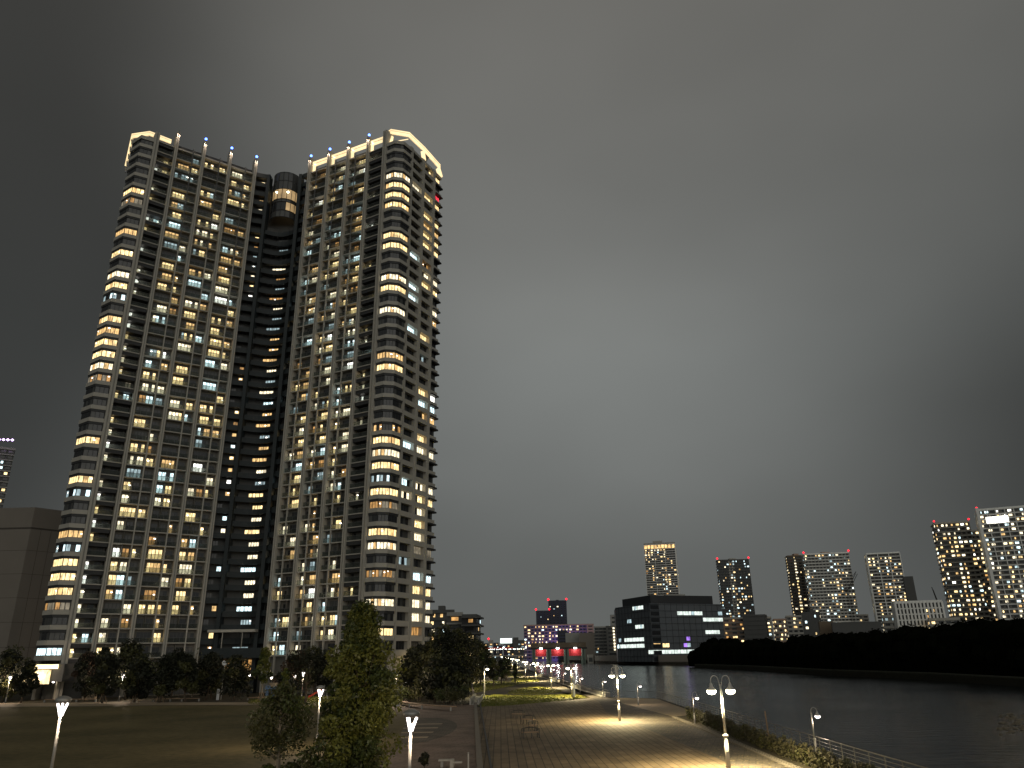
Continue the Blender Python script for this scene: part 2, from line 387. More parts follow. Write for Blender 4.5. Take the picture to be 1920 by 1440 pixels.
# green patches of the riverside, with worn paths between
VERGE = []
def patch(name, pxs, mat, h):
    mb = MB(); P_ = [G(*p) for p in pxs]; VERGE.append(P_); mb.prism(P_, 0.0, h, mat); return mb
mb = patch('g', [(903, 1325), (960, 1322), (1050, 1314), (1102, 1309), (1078, 1303), (1045, 1302), (1000, 1304), (930, 1303), (899, 1306)], 'turf_green', .03)
mb.add(patch('g', [(955, 1301), (1000, 1302), (1040, 1299), (1052, 1296), (1035, 1291), (1005, 1288), (978, 1291), (960, 1296)], 'turf_green', .03))
mb.add(patch('g', [(893, 1299), (945, 1289), (965, 1285), (955, 1279), (925, 1277), (880, 1283), (860, 1296)], 'turf_green', .03))
mb.add(patch('g', [(970, 1284), (1008, 1278), (1012, 1274), (985, 1270), (960, 1272), (958, 1279)], 'turf_green', .03))
mb.add(patch('g', [(955, 1269), (980, 1267), (978, 1262), (955, 1262), (945, 1265)], 'turf_green', .03))
struct('grass_verge', mb)
# park lawn and paving
lawnpx = [(-60, 1327), (180, 1325), (300, 1323), (470, 1323), (590, 1326), (650, 1334), (700, 1340), (754, 1334), (762, 1352), (750, 1380), (742, 1400)]
mb = MB(); mb.prism([G(*p) for p in lawnpx]+[(-10.5, 56), (-11.5, 20), (-140, 20)], 0, .03, 'turf_dormant'); struct('lawn', mb)
mb = MB(); mb.prism([(-10.4, 20), (divx(20)-.41, 20), (divx(132)-.41, 132), G(850, 1322), G(750, 1322), G(690, 1332), G(764, 1352), G(752, 1380), (-10.4, 57)], 0, .006, 'park_paving'); struct('park_paving', mb)
mb = MB(); cc = G(770, 1368); pts = []
for i in range(40):
    a = 2*math.pi*i/40; pts.append((cc[0]+5.2*math.cos(a)-.3, cc[1]+19*math.sin(a)*.85))
pts = [(x, y) for x, y in pts if x < divx(y)-.8]
mb.prism(pts, 0.0, .012, 'stone_setts')
for k in range(4):
    y = cc[1]-9+k*5; mb.prism([(cc[0]-4, y), (cc[0]+2.8, y), (cc[0]+2.8, y+1.2), (cc[0]-4, y+1.2)], 0, .018, 'path_stone')
struct('paved_circle', mb)
mb = MB(); mb.prism([G(-60, 1326), G(180, 1324), G(300, 1322), G(470, 1322), G(600, 1325), G(600, 1318), G(470, 1317), G(180, 1317), G(-60, 1319)], 0, .012, 'path_stone')
mb.prism([G(150, 1304), G(300, 1305), G(420, 1301), G(460, 1294), G(460, 1291), G(370, 1293), G(150, 1298)], 0, .010, 'path_stone'); struct('park_path', mb)
BANK = [G(470, 1320), G(690, 1332), G(750, 1320), G(750, 1306), G(560, 1306), G(470, 1312)]
mb = MB(); mb.prism(BANK, 0, .009, 'turf_green'); struct('grass_bank', mb)

# ------------------------------------------------------------------ the big twin-winged apartment tower
T = (-66.0, 178.0, 0.0)
tower = thing('apartment_tower', 'huge dark twin-winged apartment tower with glowing crown beams and hundreds of lit windows', 'apartment tower', T)
FZ0, FH, NF = 8.0, 3.07, 43; ZT = FZ0+FH*NF
class Face:
    def __init__(s, p0, p1):
        s.p0 = Vector(p0); s.p1 = Vector(p1); s.L = (s.p1-s.p0).length; s.u = (s.p1-s.p0)/s.L; s.n = Vector((s.u.y, -s.u.x))
    def pt(s, a, d, z): q = s.p0+s.u*a+s.n*d; return (q.x, q.y, z)
    def box(s, mb, a0, a1, d0, d1, z0, z1, mat):
        mb.hexa([s.pt(a0, d1, z0), s.pt(a1, d1, z0), s.pt(a1, d0, z0), s.pt(a0, d0, z0), s.pt(a0, d1, z1), s.pt(a1, d1, z1), s.pt(a1, d0, z1), s.pt(a0, d0, z1)], mat)
    def quad(s, mb, a0, a1, d, z0, z1, mat): mb.quad(s.pt(a0, d, z0), s.pt(a1, d, z0), s.pt(a1, d, z1), s.pt(a0, d, z1), mat)
def pick(w):
    k = list(w); return random.choices(k, [w[q] for q in k])[0]
LITC = {'warm': 28, 'warm2': 20, 'amber': 9, 'cream': 20, 'cool': 15, 'cooldim': 12, 'white': 5}
windows, rails, slabs, mulls = [], [], MB(), MB()
class Pieces:                     # every piece a mesh of its own
    def __init__(s): s.parts = []
    def hexa(s, *a): m = MB(); m.hexa(*a); s.parts.append(m)
    def prism(s, *a): m = MB(); m.prism(*a); s.parts.append(m)
    def box(s, *a): m = MB(); m.box(*a); s.parts.append(m)
backw, fascia = MB(), Pieces()
def window(f, a0, a1, d, z0, z1, panes, cols, frame='frame_dark'):
    w = MB(); f.box(w, a0, a1, d-.02, d+.05, z0, z1, frame); st = (a1-a0)/panes
    for i in range(panes):
        c = cols[i % len(cols)]; f.quad(w, a0+i*st+.07, a0+(i+1)*st-.07, d+.055, z0+.06, z1-.06, c)
    lit_ = [i for i in range(panes) if cols[i % len(cols)][0] == 'w' and cols[i % len(cols)] not in ('w_dim', 'w_violet', 'w_red')]
    if lit_ and random.random() < .45:      # a ceiling lamp seen through the glass
        i = random.choice(lit_); q = a0+(i+random.uniform(.25, .6))*st; zz = z0+(z1-z0)*random.uniform(.55, .85)
        f.quad(w, q, q+random.uniform(.22, .5), d+.058, zz-.12, zz+random.uniform(.04, .16), 'lamp_glint')
    windows.append(w)
def wm(c): return 'w_'+c if c else random.choice(('glass_dark', 'glass_dark', 'glass_grey'))
def facadeA(p0, p1, mirror, p_lit):
    f = Face(p0, p1); nb = 3; bw = f.L/nb
    f.box(backw, 0, f.L, -1.5, -1.15, 3, ZT, 'wall_grey')
    for b_ in range(nb):
        s0 = b_*bw+.45; s1 = (b_+1)*bw-.45; ms = s0+(s1-s0)*(.36 if mirror else .64)
        run = 0
        for k in range(NF):
            z = FZ0+k*FH
            f.box(slabs, s0, s1, -1.15, .02, z-.13, z+.12, 'concrete_light')
            for (a, c, wide) in (((s0, ms, mirror is False), (ms, s1, mirror is True))) if False else ((s0, ms, not mirror), (ms, s1, mirror)):
                # railing: glass panels between small posts
                r_ = MB(); f.box(r_, a+.13, c-.13, -.10, -.06, z+.16, z+1.12, 'rail_glass')
                f.box(r_, a+.1, c-.1, -.13, -.03, z+1.12, z+1.18, 'tube_dark')
                nn = max(1, int((c-a)/1.3))
                for i in range(1, nn): f.box(r_, a+(c-a)*i/nn-.03, a+(c-a)*i/nn+.03, -.055, -.02, z+.13, z+1.12, 'tube_dark')
                rails.append(r_)
                lit = random.random() < p_lit*(1.15 if wide else .75)
                base = pick(LITC) if lit else None
                if wide:
                    if k > 12 or random.random() < .5:
                        w0 = random.uniform(.3, .9); w1 = c-a-random.uniform(.2, .5)
                        n = 4; cs = []
                        if base and random.random() < .35: base2 = pick(LITC)
                        else: base2 = base
                        cut = random.randint(1, 4)
                        for i in range(n): cs.append(wm(base if i < cut else (base2 if random.random() < .8 else None)))
                        if not base: cs = [wm(None)]
                        if base and random.random() < .3: cs[random.randint(0, 3)] = wm(None)
                        window(f, a+w0, a+w1, -1.15, z+.14, z+2.35, n, cs)
                    else:
                        window(f, a+.35, a+1.75, -1.15, z+.14, z+2.2, 2, [wm(base)])
                        window(f, a+2.3, a+3.7, -1.15, z+.14, z+2.2, 2, [wm(pick(LITC) if base and random.random() < .6 else None)])
                        f.box(backw, a+1.95, a+2.05, -1.15, -.2, z+.13, z+2.9, 'wall_grey')
                else:
                    w = min(1.7, (c-a)-.7); q = a+(c-a-w)*.5
                    window(f, q, q+w, -1.15, z+.14, z+2.2, 2, [wm(base), wm(base if random.random() < .7 else None)])
                if random.random() < .5:        # ceiling hook / air unit
                    f.box(slabs, (a+c)/2-.1, (a+c)/2+.1, -.7, -.5, z+FH-.26, z+FH-.135, 'fascia_dark')
        # middle mullion: concrete below, a thin dark tube over the top floors
        zm = FZ0+FH*(NF-9); f.box(mulls, ms-.14, ms+.14, -.35, .06, 3, zm, 'concrete_light')
        mulls.tube([f.pt(ms, .15, zm-2), f.pt(ms, .15, ZT+1.3)], .14, 'tube_dark', 8)
    # top slab, its light fascia and the dark parapet
    f.box(slabs, 0, f.L, -2.3, .02, ZT-.13, ZT+.3, 'concrete_light')
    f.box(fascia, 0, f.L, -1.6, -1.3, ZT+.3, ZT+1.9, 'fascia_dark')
    return f
piers = []
def pier(f, s, w=.45, top=ZT, d1=.55, z0=0.0, mat='concrete_light'):
    m_ = MB(); f.box(m_, s-w, s-w*.25, -2.0, d1, z0, top, mat); f.box(m_, s-w*.25+.0, s+w*.2, -2.0, d1-.35, z0, top, 'concrete_mid'); f.box(m_, s+w*.2, s+w, -2.0, d1-.1, z0, top, mat)
    piers.append(m_); return m_
fA1 = facadeA((-91.5, 171.3), (-74.0, 183.7), False, .60)
fA2 = facadeA((-57.9, 183.7), (-39.2, 174.75), True, .60)
pyl = []
for f, idx in ((fA1, range(4)), (fA2, range(4))):
    for i in idx:
        s = f.L*i/3; top = ZT+5.2
        pier(f, s, .42, top); pyl.append((f, s, top, not (f is fA1 and i == 0)))
# type B: recessed balconies with dark soffits beside the corner piers
def facadeB(p0, p1, p_lit):
    f = Face(p0, p1); f.box(backw, 0, f.L, -2.3, -1.9, 3, ZT, 'wall_grey')
    for k in range(NF+1):
        z = FZ0+k*FH
        f.box(slabs, -.1, f.L+.1, -1.9, .05, z-.10, z+.14, 'concrete_light')
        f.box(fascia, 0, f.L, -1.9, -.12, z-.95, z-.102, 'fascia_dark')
        if k == NF: break
        r_ = MB(); f.box(r_, .1, f.L-.1, -.10, -.06, z+.16, z+1.12, 'rail_glass'); f.box(r_, .1, f.L-.1, -.13, -.03, z+1.12, z+1.17, 'tube_dark'); rails.append(r_)
        lit = random.random() < p_lit
        window(f, .5, 1.25, -1.9, z+.15, z+2.0, 1, [wm(random.choice(('warm', 'cream', 'white')) if lit else None)])
        window(f, f.L-1.7, f.L-.4, -1.9, z+.15, z+2.0, 2, [wm(random.choice(('cool', 'dim', 'warm')) if random.random() < .15 else None)])
    return f
fB1 = facadeB((-95.0, 168.3), (-91.9, 170.9), .62)
fB2 = facadeB((-38.8, 174.5), (-34.2, 171.9), .22)
pB1 = Face((-95.9, 167.6), (-95.0, 168.3)); pier(pB1, .57, .6, ZT+2.2, .9, mat='concrete_light')
pB2 = Face((-34.2, 171.9), (-33.2, 171.1)); pier(pB2, .6, .62, ZT+4.6, .75, mat='concrete_light')
# type C: polygonal bay of windows at each wing's corner
def level(y, X, Y):            # floor whose window band shows at photo row y
    return min(range(NF), key=lambda k: abs(proj(X, Y, FZ0+k*FH+1.5)[1]-y))
def bay(poly, rows):
    lit = {}
    for y, c in rows: lit[level(y, *poly[len(poly)//2-(0 if len(poly) % 2 else 1)])] = c
    cx = sum(p[0] for p in poly)/len(poly); cy = sum(p[1] for p in poly)/len(poly)+1.5
    faces = [Face(poly[i], poly[i+1]) for i in range(len(poly)-1)]
    def ring(z0, z1, grow, mat, mbx):
        pl = []
        for i, p in enumerate(poly):
            v = Vector((p[0]-cx, p[1]-cy)); v = v/v.length*(v.length+grow); pl.append((cx+v.x, cy+v.y))
        mbx.prism(pl+[(cx+2.5, cy+6), (cx-2.5, cy+6)], z0, z1, mat)
    for k in range(NF):
        z = FZ0+k*FH
        ring(z-.32, z+.64, .30, 'concrete_light', slabs)
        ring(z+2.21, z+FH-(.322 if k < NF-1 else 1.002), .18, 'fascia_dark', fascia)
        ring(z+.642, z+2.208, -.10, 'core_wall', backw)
        c = lit.get(k); 
        for fi, f in enumerate(faces):
            n = max(2, round(f.L/.95)); cs = []
            for i in range(n):
                if c in (None, 'part', 'partcool', 'dimpart'): cs.append(random.choice(('glass_dark', 'glass_grey', 'glass_dark')))
                else: cs.append('w_'+c)
            if c == 'part' and fi != 1: cs[0] = 'w_warm2'; cs[-1] = 'w_amber'
            if c == 'partcool' and fi < 2: cs[-1] = 'w_cool'; cs[0] = 'w_cooldim'
            if c == 'dimpart': cs = ['w_amber' if random.random() < .5 else 'w_dim' for _ in range(n)]
            if c in ('cream', 'warm') and random.random() < .4: cs[random.randint(0, n-1)] = 'w_warm2'
            window(f, .05, f.L-.05, -.05, z+.66, z+2.20, n, cs)
    ring(ZT-1.0, ZT+.05, .32, 'concrete_light', slabs)
bayR = [(-33.1, 170.9), (-30.9, 169.7), (-28.6, 170.3), (-27.0, 172.9)]
bay(bayR, [(325, 'cream'), (342, 'warm'), (359, 'warm'), (376, 'warm'), (432, 'warm'), (468, 'warm'), (527, 'cream'), (547, 'warm'), (587, 'cream'), (668, 'warm2'), (690, 'warm'), (801, 'part'), (822, 'warm'), (845, 'cream'), (868, 'warm'), (893, 'partcool'), (916, 'warm'), (940, 'dimpart'), (991, 'warm'), (1018, 'cream'), (1070, 'dimpart'), (1122, 'cream'), (1180, 'warm')])
bayL = [(-101.8, 168.2), (-98.4, 165.9), (-95.9, 167.4)]
bay(bayL, [(350, 'warm'), (366, 'dimpart'), (422, 'part'), (440, 'warm2'), (480, 'warm'), (520, 'cream'), (540, 'warm'), (561, 'partcool'), (603, 'warm'), (623, 'warm2'), (645, 'warm'), (667, 'warm'), (690, 'cream'), (712, 'dimpart'), (827, 'warm'), (900, 'warm'), (925, 'partcool'), (1000, 'warm2'), (1024, 'partcool'), (1053, 'warm'), (1081, 'warm'), (1108, 'warm'), (1135, 'dimpart'), (1212, 'cool')])
# left flank of the left wing: a plain wall running back, with slab ends
fS = Face((-107.5, 190), (-102.0, 168.6)); fS.box(backw, 0, fS.L, -1.2, -.6, 0, ZT, 'concrete_mid')
for k in range(NF+1):
    z = FZ0+k*FH; fS.box(slabs, 10, fS.L, -.6, .15, z-.12, z+.62, 'concrete_light')
# type D: punched end wall of the right wing
fD = Face((-27.0, 173.1), (-19.9, 187.6)); LD = fD.L
op = [(1.3, 5.9), (7.3, 11.7)]; segs = [(0, 1.3), (5.9, 7.3), (11.7, 12.9)]
for a, c in segs:
    fD.box(slabs, a, c, -1.0, 0, 0, ZT+.9, 'concrete_light')
    fD.box(slabs, (a+c)/2-.22, (a+c)/2+.22, -.0, .18, 0, ZT+.7, 'concrete_light')
fD.box(backw, 0, LD, -1.35, -1.0, 0, ZT, 'concrete_mid')
fD.box(slabs, 0, 16.1, -1.0, -.004, ZT-.25, ZT+.6, 'concrete_light')
dl = [{level(y, -24, 178): c for y, c in [(368, 'cream'), (487, 'cool'), (548, 'cool'), (566, 'cool'), (620, 'cool'), (830, 'warm'), (850, 'cool'), (902, 'cool'), (925, 'cream'), (1064, 'cooldim')]},
      {level(y, -22, 184): c for y, c in [(337, 'warm'), (385, 'warm'), (420, 'warm'), (437, 'warm2'), (455, 'warm'), (474, 'warm'), (528, 'cream'), (545, 'warm'), (510, 'amber'), (635, 'warm'), (690, 'cooldim'), (740, 'warm'), (760, 'cool'), (780, 'warm2'), (822, 'warm'), (843, 'cream'), (912, 'cream'), (934, 'warm'), (958, 'cream'), (981, 'warm'), (1005, 'cream'), (1030, 'dim'), (1075, 'cool'), (1103, 'warm'), (1128, 'cream'), (1155, 'cream'), (1180, 'amber')]}]
for k in range(NF):
    z = FZ0+k*FH
    for j, (a, c) in enumerate(op):
        fD.box(slabs, a, c, -1.0, -.003, z-.35, z+.85, 'concrete_light')
        cc_ = dl[j].get(k)
        window(fD, a+.05, c-.05, -.98, z+.87, z+2.7, 4, ['w_'+cc_ if cc_ and (random.random() < .85) else wm(None) for _ in range(4)])
    # the far bay: protruding slabs with raked dark glass
    fD.box(slabs, 12.9, 16.1, -1.0, .0, z-.35, z+.60, 'concrete_light'); fD.box(fascia, 12.9, 16.3, -1.0, .45, z-.75, z-.352, 'fascia_dark')
    cc_ = dl[1].get(k) if random.random() < .6 else (pick(LITC) if random.random() < .15 else None)
    if k == NF-3: cc_ = 'red'
    window(fD, 12.95, 15.6, -.5, z+.62, z+2.3, 3, [wm(cc_) for _ in range(3)])
# the concave dark core between the wings
cl, cr = Vector((-70.2, 185.6)), Vector((-60.9, 185.6))
fF1 = Face((-74.0, 184.1), (-70.6, 185.4)); fF2 = Face((-60.5, 185.4), (-57.9, 184.1))
arc = []
for i in range(9):
    t_ = i/8; arc.append((cl.x+.4+(cr.x-cl.x-.8)*t_, 185.6+1.7*math.sin(math.pi*t_)))
arcf = [Face(arc[i], arc[i+1]) for i in range(8)]
NC = NF-5
for k in range(NF+1):
    z = FZ0+k*FH
    for f in (fF1, fF2):
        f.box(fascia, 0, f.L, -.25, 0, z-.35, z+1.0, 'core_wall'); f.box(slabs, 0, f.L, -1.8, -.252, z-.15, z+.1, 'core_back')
        if k < NF:
            f.box(backw, 0, f.L, -2.0, -1.8, z, z+FH, 'core_back')
            if random.random() < .45: window(f, f.L*.55 if f is fF1 else .3, f.L*.55+1.1 if f is fF1 else 1.4, -1.8, z+.9, z+2.3, 1, [wm(pick(LITC))])
            else: window(f, .5, 1.7, -1.8, z+.3, z+2.3, 2, [wm(None)])
    if k < NC:
        q = None if (random.random() < .16 or k > NC-3) else random.choice(('warm', 'cream', 'cream', 'cool', 'warm2', 'cooldim', 'warm') if k < 30 else ('cream', 'cool', 'cooldim', 'cooldim', 'cream', 'amber'))
        for i, f in enumerate(arcf):
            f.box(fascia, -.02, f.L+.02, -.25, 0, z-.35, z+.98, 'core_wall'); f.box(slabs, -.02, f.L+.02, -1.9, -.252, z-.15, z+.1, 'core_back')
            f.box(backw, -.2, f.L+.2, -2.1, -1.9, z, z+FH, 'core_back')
        mid = Face(arc[3], arc[6]) if k % 3 else Face(arc[2], arc[6])
        window(mid, .2, mid.L-.3, -1.55, z+.75, z+2.15, 4, [wm(q) for _ in range(4)])
        if random.random() < .30: window(arcf[7], .1, .9, -1.85, z+.9, z+2.1, 1, [wm(random.choice(('cream', 'warm', 'cool')))])
        if random.random() < .30: window(arcf[0], .3, .9, -1.85, z+.9, z+2.1, 1, [wm(random.choice(('cream', 'warm')))])
for x in (cl.x, cr.x):
    m_ = MB(); m_.box(x-.45, x+.45, 184.7, 187.2, 0, ZT+.6, 'core_wall'); piers.append(m_)
# glass drum at the head of the core
dr = MB(); cxd, cyd, rd = -65.8, 188.6, 3.75
glow('drum_dusk', (.30, .32, .42), .16, 'NONE'); glow('drum_lit', (1.0, .66, .30), .42, 'AUTO', .4)
lowz = ZT-13.6
levels = [(lowz, lowz+2.2, 'glass_grey', 'glass_grey'), (lowz+2.2, lowz+5.0, 'glass_dark', 'drum_lit'), (lowz+5.0, lowz+6.0, 'glass_grey', 'glass_grey'),
          (lowz+6.0, lowz+9.4, 'drum_lit', 'drum_lit'), (lowz+9.4, lowz+12.2, 'glass_grey', 'glass_grey'), (lowz+12.2, lowz+15.0, 'glass_grey', 'glass_grey')]
ang = [R(188)+R(164)*i/8 for i in range(9)]
for z0, z1, m0, m1 in levels:
    for i in range(8):
        a, c = ang[i], ang[i+1]; A = (cxd+rd*math.cos(a), cyd+rd*math.sin(a)); C_ = (cxd+rd*math.cos(c), cyd+rd*math.sin(c))
        dr.quad((*A, z0+.08), (*C_, z0+.08), (*C_, z1-.08), (*A, z1-.08), m1 if i > 4 else m0)
dm = MB()
for a in ang: dm.tube([(cxd+(rd+.05)*math.cos(a), cyd+(rd+.05)*math.sin(a), lowz), (cxd+(rd+.05)*math.cos(a), cyd+(rd+.05)*math.sin(a), lowz+15.1)], .09, 'frame_dark', 5)
for z0 in (lowz, lowz+2.2, lowz+5, lowz+6, lowz+9.4, lowz+12.2, lowz+15):
    dm.tube([(cxd+(rd+.05)*math.cos(a), cyd+(rd+.05)*math.sin(a), z0) for a in [R(188)+R(164)*i/24 for i in range(25)]], .10, 'frame_dark', 5)
d_ = dr.build('glass_drum', tower, T); dm.build('drum_frame', d_)
for o in (d_.children): o.location = (-T[0], -T[1], -T[2])
dl_ = MB()
for a, r_ in ((R(240), 3.2), (R(300), 3.2)):
    dl_ = MB(); dl_.lathe([(0, -.3), (.32, 0), (0, .3)], 'bulb_yellow', (cxd+r_*math.cos(a), cyd+r_*math.sin(a)-.75, lowz+8.3), 8); o = dl_.build('drum_lamp', d_); o.location = (-T[0], -T[1], -T[2])
# dark body blocks linking it all (rooms behind the facades)
core = MB()
core.prism([(-106, 191), (-100.8, 171.2), (-97.2, 171.4), (-93.9, 174.0), (-76.2, 186.6), (-73, 187.6), (-74, 196), (-90, 200)], 0, ZT, 'core_back')
core.prism([(-73, 189.6), (-60, 189.6), (-56.6, 186.9), (-38, 178.0), (-33, 174.6), (-28.6, 174.8), (-21.6, 188.4), (-40, 200), (-75, 204)], 0, ZT, 'core_back')
core.box(-72.9, -60.1, 189.0, 200, 0, ZT-14, 'core_back'); core.build('body', tower, T)
# ground floors: lobby glazing, canopies and columns
lob = MB()
for f, rng in ((fA1, [(2, 5, 'lobby_light'), (11, 14.5, 'lobby_white'), (16.5, 19.5, 'lobby_white')]), (fA2, [(1, 3, 'w_amber'), (9, 11, 'w_warm2')]), (fF1, []), (fB1, [])):
    f.box(lob, 0, f.L, -2.0, -1.6, 0, 3.2, 'concrete_dark')
    for a, c, mt in rng: f.quad(lob, a, c, -1.5, 4.2, 6.6, mt)
lob.box(-101.5, -92.6, 163.4, 167.8, 3.6, 7.0, 'concrete_dark')
fL = Face((-100.9, 163.2), (-93.3, 163.2)); fL.quad(lob, .2, 7.2, .06, 6.1, 6.9, 'lobby_light'); fL.quad(lob, .3, 5.9, .06, 3.2, 5.9, 'w_warm')
fL2 = Face((-113, 163.8), (-106, 163.2)); lob.box(-114, -105.5, 163.4, 169, 3.0, 7.0, 'concrete_dark'); fL2.quad(lob, .2, 6.5, .06, 2.8, 5.6, 'w_warm'); fL2.quad(lob, 2.5, 5.2, .1, 5.8, 6.3, 'lobby_light')
for i in range(8):
    f = arcf[i]; f.quad(lob, 0, f.L, .2, 5.0, 7.2, 'w_amber'); lob.tube([f.pt(0, .5, 0), f.pt(0, .5, 9)], .14, 'frame_dark', 6)
lob.box(-72.5, -58.5, 182.8, 186, 7.6, 9.8, 'core_wall'); lob.box(-71.5, -60.5, 182.3, 186, 13.3, 13.9, 'concrete_light'); lob.tube([(-68, 182.6, 9.8), (-68, 182.6, 13.3)], .1, 'concrete_light', 6)
lob.tube([(-63.4, 182.6, 9.8), (-63.4, 182.6, 13.3)], .1, 'concrete_light', 6)
lob.build('ground_floor', tower, T)
fe = Face((-24, 177), (-21, 184)); m_ = MB(); fe.quad(m_, 0, 2.0, .3, 4.3, 6.8, 'lobby_light'); m_.build('entrance_light', tower, T)
slabs.build('floor_slabs', tower, T); backw.build('wall', tower, T); capped(fascia.parts, 'soffit', tower, T); mulls.build('mullions', tower, T)
for p in piers: p.build('pier', tower, T)
capped(windows, 'window', tower, T); capped(rails, 'balcony_rail', tower, T)
# beacons and up-lit tops of the pylons
for f, s, top, bl_ in pyl:
    m_ = MB(); c = f.pt(s, .1, top)
    p = (c[0]-T[0], c[1]-T[1], top)
    if bl_:
        m_.tube([(0, 0, 0), (0, 0, .5)], .1, 'tube_dark', 6); m_.lathe([(0, .45), (.3, .65), (.36, .9), (.2, 1.15), (0, 1.2)], 'bulb_blue', seg=8)
    else: m_.tube([(0, 0, 0), (0, 0, .6)], .08, 'tube_dark', 6)
    o = m_.build('pylon_beacon', tower); o.location = p
    q = f.pt(s, 1.15, top-.6); lamp_light('SPOT', tower, (q[0]-T[0], q[1]-T[1], q[2]), 420, (1, .78, .62), .12, R(100), (-f.n.x*.35, -f.n.y*.35, -1))
# crown beams
def beam(path, z0, z1, legs=()):
    m_ = MB(); g_ = MB()
    for i in range(len(path)-1):
        f = Face(path[i], path[i+1])
        f.box(m_, 0, f.L, -.6, 0, z0, z1, 'beam_light')
        f.box(g_, 0, f.L, .004, .03, z0+(z1-z0)*.55, z0+(z1-z0)*.62, 'beam_groove')
        f.box(g_, 0, f.L, -.5, -.42, z0-.03, z0-.004, 'beam_groove')
    return m_, g_
zc = ZT+4.2
crR = [(-57.9, 183.6), (-39.2, 174.7), G(724, 247, zc+1.6), G(733, 240, zc+1.6), G(768, 246, zc+1.6), G(796, 273, zc+1.6), G(826, 307, zc+1.6)]
zb = ZT+3.2
m_, g_ = beam(crR[2:], zb+.95, zb+2.3)
f = Face(crR[0], (-34.0, 171.9)); f.box(m_, 0, f.L, -1.1, -.5, ZT+2.7, ZT+4.1, 'beam_light'); f.box(g_, 0, f.L, -.498, -.46, ZT+3.2, ZT+3.32, 'beam_groove')
for i in range(4):
    for dx in (.55,):
        f.box(m_, fA2.L*i/3+dx, fA2.L*i/3+dx+.55, -1.1, -.5, ZT+.3, ZT+2.7, 'beam_light')
def leg(x0, x1, dz, mat='beam_light', w=.5):
    m_.tube([x0, x1], w, mat, 4)
e = crR[-1]; e1 = crR[-2]; e2 = crR[3]
leg((e[0]-.6, e[1]-.8, zb+.2), (-20.2, 187.2, ZT+.6), 0, w=.7)
leg((e1[0]-.4, e1[1], zb+.2), (-24.2, 179.0, ZT+.8), 0, w=.8); m_.hexa([(-24.4, 178.7, ZT+.7), (-23.6, 180.2, ZT+.7), (-23.8, 180.3, ZT+.7), (-24.6, 178.8, ZT+.7), (e1[0]-.2, e1[1]-.5, zb), (e1[0]+1.2, e1[1]+2, zb), (e1[0]+1.0, e1[1]+2.1, zb), (e1[0]-.4, e1[1]-.4, zb)], 'concrete_mid')
leg((e2[0]+.3, e2[1]+.8, zb+.2), (-32.4, 171.6, ZT+1.0), 0, w=.45)
leg((crR[4][0]-.4, crR[4][1]+.5, zb+.3), (-31.2, 171.2, ZT+1.0), 0, w=.14)
cr_ = m_.build('crown_beam', tower, T); o = g_.build('light_groove', cr_, (0, 0, 0)); o.location = (-T[0], -T[1], 0)
crL = [G(235, 304, ZT+3.6), G(247, 250, ZT+3.6), G(281, 245, ZT+3.6), G(289, 248, ZT+3.6), G(322, 261, ZT+3.6)]
m_, g_ = beam(crL[:], ZT+2.35, ZT+3.5)
m_.tube([(crL[1][0]+.5, crL[1][1]+.3, ZT+.9), (crL[1][0]+.3, crL[1][1]+.2, ZT+1.6)], .3, 'concrete_light', 4)
for i in range(5):
    q = [crL[0][j]+(crL[1][j]-crL[0][j])*i/4 for j in (0, 1)]; m_.tube([(q[0]+.6, q[1], ZT), (q[0]+.4, q[1], ZT+1.6)], .2, 'concrete_mid', 4)
cr_ = m_.build('crown_beam', tower, T); o = g_.build('light_groove', cr_, (0, 0, 0)); o.location = (-T[0], -T[1], 0)

